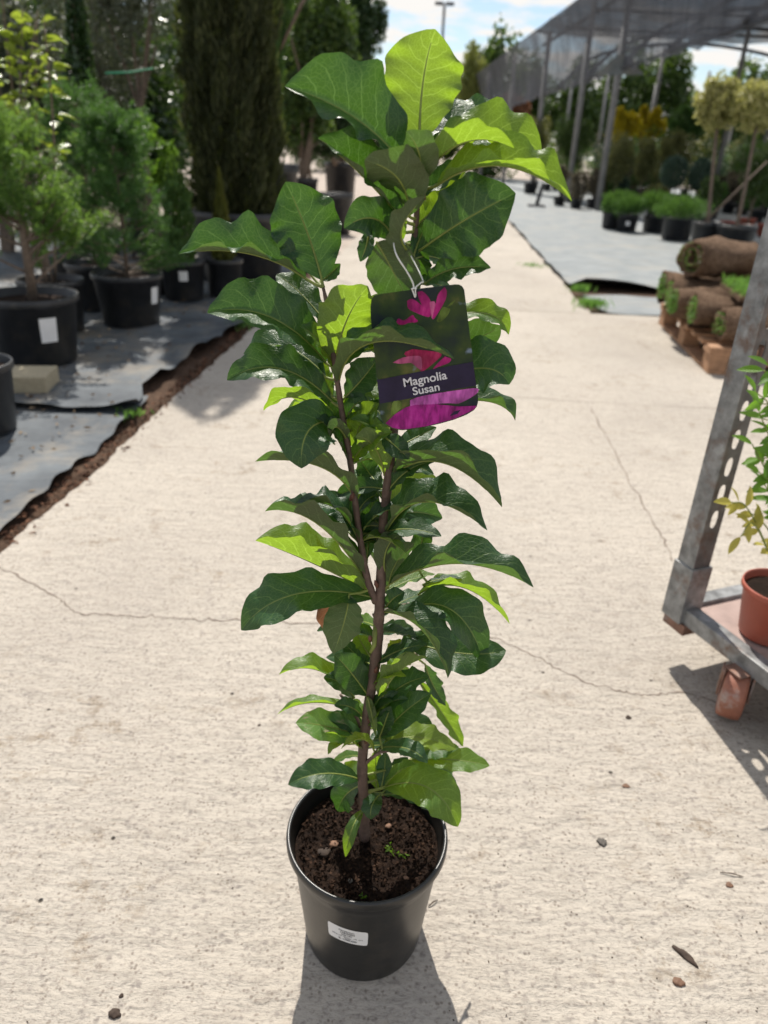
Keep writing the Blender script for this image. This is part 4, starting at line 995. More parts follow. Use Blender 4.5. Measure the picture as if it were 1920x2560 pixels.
# ================================================================== POTTED MAGNOLIA
D = 0.70
PRT, PRB, PHH = 0.1125, 0.086, 0.205
mag = thing('potted_magnolia', 'young magnolia with wavy green leaves in a black pot on the concrete path', 'potted plant', (-0.003, D, 0.0))
rr_ = lambda z: PRB + (PRT * 0.94 - PRB) * (z / PHH)
lathe('pot', [(0.001, 0.003), (PRB * 0.93, 0.003), (PRB * 0.985, 0.0), (PRB, 0.004), (rr_(0.03), 0.03), (rr_(0.1), 0.1), (rr_(0.165), 0.165), (rr_(0.186), 0.186), (PRT * 0.965, 0.1865), (PRT * 0.968, 0.190)], 96, MT['heropot'], mag)
rim = [(PRT * 0.968, 0.1895), (PRT * 0.985, 0.1905), (PRT * 0.998, 0.194), (PRT, 0.199), (PRT * 0.994, 0.2035), (PRT * 0.98, 0.2058), (PRT * 0.96, 0.2058), (PRT * 0.945, 0.2035), (PRT * 0.938, 0.198), (rr_(0.17) * 0.975, 0.17), (rr_(0.12) * 0.97, 0.12)]
pr = lathe('rim', rim, 96, MT['heropot'], mag)
# soil, uneven, with crumbs
n, m_ = 26, 64; V, F = [(0, 0, 0.181)], []
SR = rr_(0.18) * 0.972
for i in range(1, n + 1):
    for j in range(m_):
        th = 2 * math.pi * j / m_; q = SR * i / n
        x, y = q * math.cos(th), q * math.sin(th)
        V.append((x, y, 0.176 + 0.003 * wob(x * 22, y * 22) + 0.0022 * wob(x * 70, y * 70) + rnd.uniform(-0.0013, 0.0013) + 0.006 * math.exp(-(q / 0.02) ** 2)))
for j in range(m_): F.append((0, 1 + j, 1 + (j + 1) % m_))
for i in range(n - 1):
    for j in range(m_):
        a = 1 + i * m_ + j; b_ = 1 + i * m_ + (j + 1) % m_; F.append((a, a + m_, b_ + m_, b_))
mesh_py('soil', V, F, MT['peat'], mag)
rg = np.random.default_rng(3)
q = SR * 0.96 * np.sqrt(rg.uniform(0, 1, 1500)); th = rg.uniform(0, 6.283, 1500)
MT['crumb'] = mat_foliage('soil_crumbs', (0.008, 0.005, 0.0035), (0.06, 0.034, 0.022), (0.05, 0.03, 0.02), 0.95, 0.05, 0.1)
leafcloud('soil_crumbs', np.stack([q * np.cos(th), q * np.sin(th), 0.178 + rg.uniform(0, 0.003, 1500)], 1), 0.0065, 0.0042, MT['crumb'], mag, seed=4)
for (x, y, s, mm) in ((-0.058, -0.018, 0.009, 'twig'), (-0.046, -0.004, 0.0065, 'deadleaf'), (0.055, -0.052, 0.004, 'deadleaf'), (0.03, 0.03, 0.005, 'deadleaf'), (-0.02, -0.06, 0.004, 'stone')):
    bm = bmesh.new(); bmesh.ops.create_icosphere(bm, subdivisions=2, radius=s)
    for v in bm.verts: v.co = Vector((v.co.x * 1.1, v.co.y * rnd.uniform(0.75, 0.95), v.co.z * 0.35)) * rnd.uniform(0.7, 1.15) + Vector((x, y, 0.179))
    from_bm('soil_chip', bm, MT[mm], mag, True)
for (x, y) in ((0.035, -0.012), (0.05, -0.02), (-0.002, -0.083), (0.028, -0.004)):
    P = np.array([(x, y, 0.181)]) + rg.normal(0, 0.003, (6, 3)) * (1, 1, 0.3)
    leafcloud('seedling', P, 0.008, 0.004, MT['limeN'], mag, up=0.8, seed=int(1000 * (x + 1)))

# stems -------------------------------------------------------------
def S(dx_, dy_, oy=0.0): return AT(dx_, dy_, D + oy)
mainP = [S(788, 1810), S(786, 1740), S(783, 1640), S(797, 1520), S(812, 1420), S(818, 1340), S(822, 1275), S(826, 1160), S(838, 1040), S(850, 940), S(864, 830, .005), S(880, 700, .01), S(890, 590, .012), S(897, 500, .012), S(903, 420, .012), S(905, 340, .012)]
mainR = [.0078, .0072, .0068, .0066, .0068, .0064, .0058, .0052, .0049, .0044, .0038, .0034, .0030, .0028, .0024, .0015]
leftP = [S(812, 1300), S(795, 1255, -.004), S(780, 1180, -.006), S(768, 1090, -.006), S(757, 1000, -.006), S(742, 910, -.006), S(728, 820, -.006), S(716, 740, -.006), S(706, 660, -.004), S(698, 620, 0)]
leftR = [.0046, .0042, .0038, .0034, .0032, .0030, .0028, .0026, .0022, .0014]
twig1 = [S(806, 1330, .004), S(860, 1310, .02), S(905, 1300, .035), S(930, 1265, .045)]
twig2 = [S(790, 1600, 0), S(765, 1540, .012), S(735, 1500, .016)]
twig3 = [S(800, 1500, .003), S(850, 1440, .02), S(905, 1410, .03)]
twig4 = [S(787, 1650, -.002), S(822, 1625, -.012), S(860, 1620, .0)]
def stem_obj(name, P, R):
    s = spline(P, 6); rr2 = np.interp(np.linspace(0, len(P) - 1, len(s)), range(len(P)), R)
    rr2 = rr2 * (1 + 0.06 * np.sin(np.arange(len(s)) * 1.9))
    V, F = tube_geo(W2L(mag, s), rr2, 14); mesh_py(name, V, F, MT['stemA'], mag)
    return s
STEM = stem_obj('stem', mainP, mainR) + stem_obj('stem', leftP, leftR)
for tw in (twig1, twig2, twig3, twig4): STEM += stem_obj('twig', tw, [.0026, .0022, .0018, .0014][:len(tw)])
STEM = np.array(STEM)
# pruned side stub and old bud scars
tube('stub', W2L(mag, [S(812, 1340), S(808, 1395, -.012), S(800, 1410, -.013)]), [.003, .0028, .0016], MT['petiole'], mag, 8)
for (x, y, oy) in ((843, 1002, -.004), (815, 1268, -.006), (800, 1385, -.007), (757, 1080, -.008), (716, 745, -.006), (735, 700, -.006), (811, 1452, -.006), (800, 1560, -.006), (905, 425, .0), (915, 432, -.004), (790, 1605, -.008)):
    p = W2L(mag, S(x, y, oy)); q = p + np.array([rnd.uniform(-.004, .004), -.002, .010])
    tube('bud', [p, (p + q) / 2, q], [.002, .0028, .0006], MT['bud'], mag, 7)

# leaves ------------------------------------------------------------
ZM = {'A': (440, 40, 0.60277), 'B': (440, 640, 0.5425), 'C': (580, 1100, 0.48222), 'D': (640, 1600, 0.43390), 'S': (0, 0, 1920 / 1659.0)}
def leaf(z, b0, m0, t0, w, phi, fold=20, dy=(0, 0, 0), mat='leaf', wave=0.16, tipcurl=0.0, rec=0.10, petiole=True, nw=None):
    seed = leaf.i; leaf.i += 1
    rn = random.Random(seed * 13 + 5)
    ox, oy, s = ZM[z]
    def U(p, d): return ysrc(ox + p[0] * s, oy + p[1] * s, D + d)
    B, Mm, T = U(b0, dy[0]), U(m0, dy[1]), U(t0, dy[2])
    C = 2 * Mm - (B + T) / 2
    if 76 < phi < 112: phi -= 13
    wm = metres(w * s, Mm) * (1.10 if fold >= 30 else 0.96)
    ns, nq = 30, 14
    phi_r, fo = math.radians(phi), math.radians(fold * 1.25)
    tm = T - B; tm /= np.linalg.norm(tm)
    vm = CAM - Mm; vm /= np.linalg.norm(vm)
    um = np.cross(tm, vm); sgn = 1 if (um[2] > 0) else -1
    V, UVs, F = [], [], []
    nw = nw or rn.uniform(2.8, 4.6)
    ph1, ph2 = rn.uniform(0, 6.28), rn.uniform(0, 6.28)
    L = np.linalg.norm(T - B)
    tw = math.radians(rn.uniform(-10, 10))
    for i in range(ns + 1):
        f = i / ns
        p = (1 - f) ** 2 * B + 2 * f * (1 - f) * C + f * f * T
        t_ = 2 * (1 - f) * (C - B) + 2 * f * (T - C); t_ /= np.linalg.norm(t_)
        v = CAM - p; v /= np.linalg.norm(v)
        vp = v - t_ * (v @ t_); vp /= np.linalg.norm(vp)
        u_ = np.cross(t_, vp) * sgn
        ph = phi_r + tw * (f - 0.4)
        nn = math.cos(ph) * vp + math.sin(ph) * u_
        Wv = np.cross(t_, nn)
        g = f
        prof = (g ** 0.82) * ((1 - g) ** 0.62) / 0.3735
        prof = min(prof, 1.02)
        if f > 0.74: prof *= 1 - 0.42 * ((f - 0.74) / 0.26) ** 1.1
        hw = max(wm / 2 * prof, 0.0006)
        p = p + nn * (-0.05 * L * tipcurl * max(0, (f - 0.6) / 0.4) ** 2)
        for j in range(nq + 1):
            q = -1 + 2 * j / nq; aq = abs(q)
            wv = 1.05 * wave * hw * aq ** 2.6 * (math.sin(f * nw * 6.283 + (ph1 if q > 0 else ph2)) + 0.4 * math.sin(f * nw * 11.3 + ph1 * 2)) * min(1, 5 * f)
            edge = 1 + 0.035 * math.sin(f * 31 + ph1 + (2 if q > 0 else 0)) * (aq > 0.95)
            pl = 0.018 * hw * math.sin((f * 8.5 - aq ** 1.25 * 1.9) * 6.283 + 1.5) * (1 - aq) * (1 if aq > 0.01 else 0)
            V.append(p + Wv * (q * hw * math.cos(fo * (1 - 0.25 * aq)) * edge) + nn * (aq * hw * math.sin(fo) - rec * hw * aq * aq + wv + pl))
            UVs.append((f, q * 0.5 + 0.5))
    for i in range(ns):
        for j in range(nq):
            a = i * (nq + 1) + j; F.append((a, a + 1, a + nq + 2, a + nq + 1))
    nf = len(F)
    # midrib ridge on the underside and the petiole to the stem
    mids = [V[i * (nq + 1) + nq // 2] for i in range(0, ns - 3, 2)]
    rad = list(np.linspace(0.0013, 0.0003, len(mids)))
    if petiole:
        dd = np.linalg.norm(STEM - B, axis=1) + 0.6 * np.maximum(0, STEM[:, 2] - B[2] + 0.002)
        A = STEM[int(np.argmin(dd))]
        if np.linalg.norm(A - B) > 0.002:
            mids = [A, (A + B) / 2 + (0, 0, -0.06 * np.linalg.norm(A - B))] + mids; rad = [0.0019, 0.0015] + rad
    v2, f2 = tube_geo(mids, rad, 6, False)
    o_ = len(V); V = V + v2; F = F + [tuple(x + o_ for x in ff) for ff in f2]
    UVs = UVs + [(0.5, 0.5)] * len(v2)
    me = bpy.data.meshes.new('leaf'); me.from_pydata([tuple(x) for x in W2L(mag, V)], [], F)
    ul = me.uv_layers.new(name='UVMap')
    vi = np.empty(len(me.loops), np.int32); me.loops.foreach_get('vertex_index', vi)
    ul.data.foreach_set('uv', np.array(UVs, np.float32)[vi].reshape(-1))
    me.polygons.foreach_set('use_smooth', [True] * len(me.polygons))
    me.materials.append(MT[mat]); me.materials.append(MT['petiole'])
    mi = np.zeros(len(F), np.int32); mi[nf:] = 1; me.polygons.foreach_set('material_index', mi)
    me.update()
    o = bpy.data.objects.new('leaf', me); COL.objects.link(o); o.parent = mag
    return o
leaf.i = 0
# zoom A: the crown of the plant
leaf('A', (1010, 520), (1025, 270), (1075, 55), 345, 172, 6, (.01, .02, .02), 'leafpale', .10, rec=0)
leaf('A', (935, 610), (735, 420), (452, 292), 360, 42, 38, (0, -.01, -.03), 'leaf', .16)
leaf('A', (935, 840), (765, 655), (588, 508), 240, 48, 45, (0, -.015, -.03), 'leaf', .16)
leaf('A', (965, 830), (925, 680), (782, 600), 250, 150, 18, (0, -.03, -.055), 'leaf', .14)
leaf('A', (1000, 690), (1010, 580), (955, 478), 170, 158, 20, (0, -.035, -.045), 'leaf', .14)
leaf('A', (1010, 700), (1180, 530), (1402, 548), 190, 118, 26, (0, -.03, -.045), 'leafpale', .12)
leaf('A', (1050, 560), (1160, 430), (1335, 362), 190, 62, 20, (.01, .03, .04), 'leaf', .18)
leaf('A', (1035, 520), (1080, 430), (1130, 350), 150, 20, 20, (.01, .045, .06), 'leaf', .12)
leaf('A', (1060, 590), (1300, 470), (1522, 612), 250, 48, 18, (0, .0, .0), 'leafpale', .16)
leaf('A', (1080, 705), (1350, 622), (1640, 768), 230, 78, 42, (0, -.03, -.045), 'leafpale', .17)
leaf('A', (1015, 970), (1200, 845), (1408, 735), 330, 18, 10, (0, -.02, -.03), 'leaf', .15)
leaf('A', (905, 930), (820, 840), (698, 880), 180, 18, 18, (0, -.015, -.02), 'leaf', .14)
leaf('A', (800, 885), (790, 950), (764, 1018), 70, 10, 15, (-.01, -.02, -.025), 'leaf', .1)
leaf('A', (605, 1095), (545, 900), (455, 688), 310, 12, 12, (0, .01, .01), 'leaf', .12)
leaf('A', (540, 1090), (300, 985), (12, 988), 240, 52, 48, (0, -.01, -.025), 'leaf', .20)
leaf('A', (560, 1075), (455, 960), (362, 928), 140, 62, 15, (.01, .03, .03), 'leaf', .16)
leaf('A', (600, 1098), (640, 1070), (682, 1028), 70, 20, 15, (.01, .02, .02), 'leaf', .12)
leaf('A', (832, 940), (890, 1040), (985, 1230), 230, 172, 10, (-.02, -.02, -.015), 'leaf', .10)
leaf('A', (990, 930), (975, 1010), (955, 1130), 190, 5, 12, (.01, .02, .03), 'leaf', .1)
leaf('A', (1035, 1110), (1150, 1050), (1305, 1045), 130, 30, 22, (0, -.01, -.02), 'leaf', .2)
leaf('A', (985, 995), (935, 890), (1038, 748), 120, 118, 30, (-.01, -.03, -.03), 'leaf', .15)
leaf('A', (935, 940), (905, 850), (868, 755), 110, 15, 15, (0, .0, .0), 'leafpale', .14)
leaf('A', (985, 880), (1090, 780), (1200, 640), 150, 30, 20, (.01, .02, .03), 'leafpale', .14)
leaf('A', (1000, 760), (1090, 690), (1220, 610), 130, 40, 25, (.005, .015, .02), 'leaf', .14)
leaf('A', (940, 640), (900, 560), (890, 440), 120, 10, 20, (.01, .03, .04), 'leaf', .14)
# zoom B: middle
leaf('B', (692, 495), (440, 285), (145, 262), 290, 40, 30, (0, -.02, -.03), 'leaf', .12)
leaf('B', (690, 560), (500, 420), (312, 452), 210, 58, 25, (0, .02, .03), 'leaf', .18)
leaf('B', (722, 675), (480, 520), (236, 572), 230, 38, 26, (0, -.015, -.02), 'leaf', .16)
leaf('B', (735, 490), (785, 300), (885, 140), 290, 152, 14, (0, -.025, -.03), 'leafpale', .14)
leaf('B', (692, 310), (565, 165), (462, 88), 175, 38, 15, (0, .02, .03), 'leaf', .12)
leaf('B', (722, 400), (690, 340), (645, 268), 90, 40, 20, (0, .0, 0), 'leaf', .12)
leaf('B', (748, 590), (900, 400), (1280, 474), 230, 92, 34, (0, -.06, -.085), 'leaf', .14)
leaf('B', (780, 650), (860, 565), (932, 470), 180, 25, 18, (0, -.0, .0), 'leaf', .12)
leaf('B', (762, 510), (830, 400), (892, 318), 140, 22, 18, (.01, .02, .02), 'leaf', .12)
leaf('B', (720, 650), (680, 560), (640, 470), 90, 20, 20, (0, .01, .02), 'leafpale', .12)
leaf('B', (755, 800), (570, 655), (405, 712), 150, 118, 22, (0, .01, .02), 'leafpale', .18)
leaf('B', (740, 770), (700, 690), (620, 645), 130, 22, 20, (.01, .02, .02), 'leaf', .16)
leaf('B', (745, 770), (615, 800), (578, 978), 300, 14, 14, (0, -.035, -.05), 'leaf', .12)
leaf('C', (640, 315), (460, 140), (122, 112), 310, 104, 26, (0, -.02, -.02), 'leaf', .12)
leaf('B', (805, 885), (745, 790), (712, 840), 90, 120, 25, (0, -.02, -.025), 'leaf', .12)
leaf('B', (830, 890), (850, 780), (935, 680), 180, 30, 20, (0, .0, .0), 'leafpale', .2)
leaf('B', (960, 1010), (915, 880), (828, 830), 160, 148, 20, (0, -.02, -.03), 'leafpale', .16)
leaf('B', (955, 830), (1005, 870), (1075, 935), 110, 10, 18, (-.02, -.03, -.035), 'leaf', .12)
leaf('B', (942, 1070), (890, 1000), (838, 925), 120, 14, 14, (.01, .04, .04), 'leaf', .1)
leaf('B', (1100, 330), (1400, 262), (1532, 362), 140, 45, 22, (.02, .02, .02), 'leafpale', .18)
leaf('B', (1080, 430), (1360, 385), (1490, 318), 190, 150, 16, (.02, .03, .03), 'leaf', .14)
leaf('B', (1050, 660), (1370, 520), (1535, 592), 290, 28, 16, (.02, .01, .0), 'leaf', .14)
leaf('B', (1050, 720), (1400, 665), (1562, 758), 150, 72, 32, (.02, .02, .02), 'leaf', .18)
leaf('C', (842, 180), (1100, 120), (1398, 348), 330, 84, 40, (0, -.035, -.045), 'leaf', .12)
leaf('B', (830, 770), (810, 690), (798, 600), 100, 15, 18, (.01, .02, .02), 'leafpale', .12)
leaf('B', (1030, 880), (1100, 840), (1200, 790), 110, 25, 18, (.01, .03, .04), 'leaf', .12)
leaf('B', (1010, 700), (1080, 600), (1200, 560), 140, 25, 18, (.02, .03, .03), 'leaf', .12)
leaf('B', (1000, 840), (900, 720), (880, 600), 130, 20, 18, (.01, .03, .03), 'leaf', .14)
# zoom C: below the tag
leaf('C', (795, 485), (1000, 320), (1322, 468), 270, 62, 36, (0, -.03, -.05), 'leaf', .15)
leaf('C', (812, 370), (910, 240), (1065, 205), 180, 24, 15, (0, .04, .05), 'leafpale', .12)
leaf('C', (795, 700), (800, 570), (880, 480), 140, 148, 20, (0, -.01, -.01), 'leaf', .1)
leaf('C', (830, 470), (890, 430), (958, 415), 100, 40, 20, (0, .02, .03), 'leaf', .14)
leaf('C', (955, 650), (985, 520), (1015, 385), 115, 8, 14, (.03, .04, .045), 'leaf', .18)
leaf('C', (812, 765), (850, 640), (945, 535), 170, 142, 20, (0, -.0, .01), 'leaf', .12)
leaf('C', (808, 755), (1160, 640), (1562, 764), 270, 60, 38, (0, -.04, -.06), 'leaf', .20)
leaf('C', (965, 800), (1200, 765), (1438, 952), 165, 72, 36, (.03, .02, .02), 'leafpale', .15)
leaf('C', (990, 750), (1090, 722), (1192, 716), 60, 60, 20, (.03, .03, .03), 'leaf', .1)
leaf('C', (920, 875), (1150, 890), (1305, 1150), 270, 34, 22, (.02, -.0, .0), 'leaf', .12)
leaf('C', (790, 890), (985, 985), (1118, 1234), 240, 60, 40, (0, -.035, -.055), 'leaf', .12)
leaf('C', (900, 1035), (1180, 1105), (1420, 1090), 240, 18, 10, (.03, .0, .0), 'leaf', .22)
leaf('C', (700, 745), (450, 440), (172, 370), 250, 96, 38, (0, -.02, -.03), 'leaf', .13)
leaf('C', (672, 560), (530, 350), (316, 352), 230, 74, 26, (0, -.015, -.02), 'leaf', .18)
leaf('C', (735, 795), (400, 630), (122, 522), 330, 74, 46, (0, .0, .0), 'leafpale', .08)
leaf('C', (742, 820), (330, 800), (48, 985), 300, 36, 14, (0, -.04, -.05), 'leaf', .14)
leaf('C', (605, 800), (585, 930), (526, 1108), 220, 166, 14, (-.02, -.04, -.05), 'leaf', .1)
leaf('C', (600, 790), (520, 860), (482, 1002), 120, 30, 30, (.01, .01, .0), 'leafbrown', .18)
leaf('C', (700, 615), (715, 440), (738, 235), 130, 5, 15, (.01, .03, .04), 'leaf', .1)
leaf('C', (690, 560), (630, 430), (560, 270), 120, 15, 18, (.01, .03, .04), 'leaf', .12)
leaf('C', (800, 865), (840, 820), (895, 790), 110, 22, 18, (0, -.01, -.01), 'leaf', .14)
leaf('C', (715, 1120), (670, 1050), (632, 975), 110, 28, 20, (0, .01, .02), 'leafpale', .1)
leaf('C', (718, 1295), (665, 1150), (575, 1055), 160, 18, 12, (0, .01, .02), 'leaf', .08)
leaf('C', (705, 1325), (620, 1210), (532, 1112), 180, 10, 12, (0, -.02, -.03), 'leaf', .1)
leaf('C', (625, 1345), (450, 1195), (245, 1216), 150, 60, 32, (.01, .0, -.01), 'leafpale', .12)
leaf('C', (635, 1335), (560, 1260), (476, 1230), 110, 24, 20, (.01, -.01, -.01), 'leaf', .12)
leaf('C', (775, 1345), (860, 1205), (1012, 1128), 190, 112, 26, (0, -.02, -.02), 'leafpale', .16)
leaf('C', (788, 1352), (900, 1265), (1022, 1228), 150, 30, 20, (0, .0, .0), 'leaf', .14)
leaf('C', (790, 1140), (850, 1080), (870, 1030), 100, 20, 20, (.0, .02, .03), 'leafyel', .14)
leaf('C', (800, 1230), (850, 1170), (880, 1120), 110, 24, 20, (.0, .02, .03), 'leafpale', .14)
leaf('C', (880, 1090), (930, 1060), (1010, 990), 130, 24, 18, (.02, .03, .04), 'leaf', .14)
# zoom D: near the pot
leaf('D', (930, 230), (1075, 425), (1192, 612), 130, 34, 26, (.04, .05, .05), 'leafpale', .2)
leaf('D', (975, 140), (1015, 250), (1092, 378), 110, 32, 22, (.03, .04, .04), 'leaf', .22)
leaf('D', (590, 405), (330, 360), (126, 428), 100, 72, 30, (.01, .0, 0), 'leafpale', .1)
leaf('D', (612, 440), (540, 385), (452, 378), 105, 26, 20, (.0, -.01, -.015), 'leaf', .14)
leaf('D', (640, 565), (420, 500), (230, 478), 200, 22, 12, (0, -.02, -.03), 'leafblot', .12)
leaf('D', (640, 560), (540, 480), (395, 445), 130, 26, 15, (.01, .0, -.01), 'leaf', .12)
leaf('D', (712, 565), (850, 420), (1008, 308), 190, 20, 14, (0, -.01, -.01), 'leaf', .12)
leaf('D', (712, 560), (745, 470), (775, 382), 110, 12, 14, (0, -.015, -.02), 'leaf', .1)
leaf('D', (740, 600), (900, 490), (1018, 532), 150, 30, 20, (.02, .04, .05), 'leaf', .14)
leaf('D', (735, 600), (930, 560), (1155, 628), 190, 38, 16, (.01, .01, .02), 'leafyel', .12)
leaf('D', (682, 640), (610, 572), (490, 628), 100, 64, 28, (-.005, -.04, -.05), 'leafyel', .12)
leaf('D', (700, 625), (865, 625), (988, 708), 130, 34, 18, (0, -.03, -.045), 'leaf', .12)
leaf('D', (880, 690), (1130, 690), (1345, 724), 160, 24, 14, (.02, .02, .02), 'leafpale', .12)
leaf('D', (860, 650), (1010, 630), (1168, 618), 140, 24, 14, (.02, .03, .03), 'leafpale', .12)
leaf('D', (600, 805), (390, 770), (186, 832), 190, 22, 14, (0, -.02, -.03), 'leaf', .14)
leaf('D', (605, 840), (520, 890), (470, 985), 180, 18, 12, (0, .01, .02), 'leaf', .1)
leaf('D', (735, 850), (990, 850), (1162, 1075), 270, 20, 16, (0, -.03, -.05), 'leafpale', .1)
leaf('D', (728, 892), (880, 905), (1012, 992), 110, 42, 24, (0, -.015, -.02), 'leaf', .12)
leaf('D', (720, 885), (670, 950), (662, 1032), 120, 12, 14, (0, -.03, -.04), 'leaf', .1)
leaf('D', (618, 980), (555, 1085), (516, 1248), 80, 10, 16, (-.01, -.04, -.05), 'leafpale', .06)
leaf('D', (695, 860), (690, 740), (690, 635), 130, 8, 12, (0, .02, .02), 'leafpale', .1)
leaf('D', (720, 860), (740, 750), (745, 640), 100, 14, 16, (0, .01, .02), 'leaf', .1)
leaf('D', (735, 855), (820, 760), (925, 718), 90, 60, 30, (0, -.01, -.015), 'leafpale', .12)
leaf('D', (750, 840), (810, 760), (875, 675), 120, 22, 18, (0, .02, .03), 'leaf', .1)
leaf('D', (620, 835), (565, 770), (510, 705), 150, 18, 14, (.01, .04, .05), 'leafpale', .1)
leaf('D', (612, 680), (530, 670), (438, 712), 80, 50, 20, (.01, .03, .03), 'leafpale', .1)
leaf('D', (890, 720), (1040, 770), (1155, 875), 150, 24, 16, (.03, .05, .06), 'leaf', .14)
leaf('D', (530, 600), (470, 600), (415, 658), 70, 40, 30, (-.005, -.03, -.035), 'leafpale', .1)
leaf('D', (730, 880), (850, 830), (980, 930), 130, 26, 18, (.0, .02, .03), 'leaf', .12)
leaf('D', (640, 330), (660, 400), (690, 560), 60, 160, 22, (-.01, -.015, -.015), 'leafpale', .06)

# the smaller inner leaves that close the plant round its stems
rnf = random.Random(41)
MAINL = [(783, 1640), (797, 1520), (812, 1420), (822, 1275), (826, 1160), (838, 1040), (850, 940), (864, 830), (880, 700), (890, 590), (897, 500)]
LEFTL = [(780, 1180), (768, 1090), (757, 1000), (742, 910), (728, 820), (716, 740)]
for i in range(68):
    st_ = MAINL if i % 3 else LEFTL
    f_ = rnf.uniform(0, len(st_) - 1.001) if i < 50 or st_ is LEFTL else rnf.uniform(0, 3.2); k_ = int(f_); u_ = f_ - k_
    bx_ = st_[k_][0] * (1 - u_) + st_[k_ + 1][0] * u_; by_ = st_[k_][1] * (1 - u_) + st_[k_ + 1][1] * u_
    sg = rnf.choice((-1, 1)); ln = rnf.uniform(75, 135); an = math.radians(rnf.uniform(-15, 62))
    tx_, ty_ = bx_ + sg * ln * math.cos(an), by_ - ln * math.sin(an)
    bk = rnf.uniform(0.02, 0.065) if i % 4 else rnf.uniform(-0.03, -0.01)
    mx_, my_ = (bx_ + tx_) / 2 - sg * 4, (by_ + ty_) / 2 - rnf.uniform(4, 16)
    leaf('S', (bx_, by_), (mx_, my_), (tx_, ty_ + rnf.uniform(0, 14)), ln * rnf.uniform(0.42, 0.55), rnf.uniform(15, 70), rnf.uniform(12, 34), (0.0, bk * 0.6, bk), rnf.choice(('leaf', 'leaf', 'leaf', 'leafpale') if i < 50 else ('leaf', 'leafpale', 'leafpale')), 0.14)  # lowest leaves mostly take the paler copy with the light in its colour

# price sticker on the pot -------------------------------------------
def text_mesh(body, size=1.0):
    cu = bpy.data.curves.new('t', 'FONT'); cu.body = body; cu.size = size; cu.align_x = 'CENTER'; cu.align_y = 'CENTER'; cu.offset = 0.014 * size
    o = bpy.data.objects.new('t', cu); COL.objects.link(o)
    bpy.context.view_layer.update()
    me = bpy.data.meshes.new_from_object(o.evaluated_get(bpy.context.evaluated_depsgraph_get()))
    bpy.data.objects.remove(o); bpy.data.curves.remove(cu)
    co = np.empty(len(me.vertices) * 3, np.float32); me.vertices.foreach_get('co', co); co = co.reshape(-1, 3)
    F = [tuple(p.vertices) for p in me.polygons]
    bpy.data.meshes.remove(me)
    return co[:, :2], F
STW, STH = 0.0555, 0.0325
zc = (AT(757, 1995, D - 0.094)[2] + AT(757, 2044, D - 0.094)[2]) / 2
ac = math.radians(-102)
def stk(u, v, lift=0.0004):
    z = zc + v - 0.10 * u
    r_ = rr_(z) + lift
    a = ac + u / rr_(zc)
    return (r_ * math.cos(a), r_ * math.sin(a), z)
V, F = [], []
nu, nv = 16, 6
for i in range(nu + 1):
    for j in range(nv + 1):
        u, v = -STW / 2 + STW * i / nu, -STH / 2 + STH * j / nv
        if i in (0, nu) and j in (0, nv): u *= 0.97; v *= 0.94
        V.append(stk(u, v))
for i in range(nu):
    for j in range(nv):
        a = i * (nv + 1) + j; F.append((a, a + nv + 1, a + nv + 2, a + 1))
st = mesh_py('price_sticker', V, F, MT['paper'], mag)
def stext(body, u, v, h, wmax=None):
    co, F = text_mesh(body, h * 1.35)
    if wmax:
        ww = co[:, 0].max() - co[:, 0].min(); co = co * [wmax / ww, 1]
    mesh_py('lettering', [stk(u + c[0], v + c[1], 0.0007) for c in co], F, MT['ink'], st, False)
stext('Gardenium', -0.001, 0.0098, 0.0030, 0.0215)
stext('206183', -0.001, 0.0004, 0.0028, 0.015)
stext('Magnolia Susan -  c5l  pot', 0.0, -0.0035, 0.0022, 0.042)
stext('komad', 0.0005, -0.0064, 0.0020, 0.009)
stext('2.100,00', 0.0, -0.0104, 0.0040, 0.0255)
V, F = [], []
x = -0.0095
while x < 0.0095:
    w = rnd.choice([0.0003, 0.0005, 0.0008]); o_ = len(V)
    V += [stk(x, 0.0032, .0007), stk(x + w, 0.0032, .0007), stk(x + w, 0.0072, .0007), stk(x, 0.0072, .0007)]; F.append((o_, o_ + 1, o_ + 2, o_ + 3)); x += w + rnd.choice([0.0004, 0.0006, 0.0009])
mesh_py('barcode', V, F, MT['ink'], st, False)

# ================================================================== PICTURE TAG
TY = D - 0.048
tagp = thing('plant_tag', 'printed picture tag with pink magnolia flowers hanging in front of the stem', 'plant tag', tuple(ysrc(900 + 800 * .20494, 680 + 1000 * .20494, TY)))
def tz(x, y, lift=0.0): return W2L(tagp, ysrc(900 + x * 0.20494, 680 + y * 0.20494, TY - lift))
def mat_print():
    m, t, b = newmat('tag_print')
    p = objc(t)
    n = noise(t, p, 26, 4, 0.5)
    c = ramp(t, n, 0.32, (0.010, 0.014, 0.030), 0.70, (0.13, 0.13, 0.035), [(0.46, (0.018, 0.035, 0.018)), (0.57, (0.035, 0.06, 0.015))])
    hi = ramp(t, noise(t, vscale(t, p, (1, 1, 1.4)), 40, 3, 0.5), 0.66, (0, 0, 0), 0.74, (0.7, 0.7, 0.7))
    c = mixc(t, hi, c, (0.20, 0.26, 0.36))
    lk(t, c, b.inputs['Base Color']); b.inputs['Roughness'].default_value = 0.45; b.inputs['Specular IOR Level'].default_value = 0.2
    return m
MT['print'] = mat_print()
def flat(name, pts, lift, mat, parent=tagp, sm=0):
    if sm:
        pp = [np.array([*p, 0.0]) for p in pts]; pp = spline(pp + [pp[0]], sm)[:-1]; pts = [(p[0], p[1]) for p in pp]
    bm = bmesh.new(); f = bm.faces.new([bm.verts.new(tz(x, y, lift)) for x, y in pts])
    bmesh.ops.triangulate(bm, faces=[f])
    return from_bm(name, bm, mat, parent)
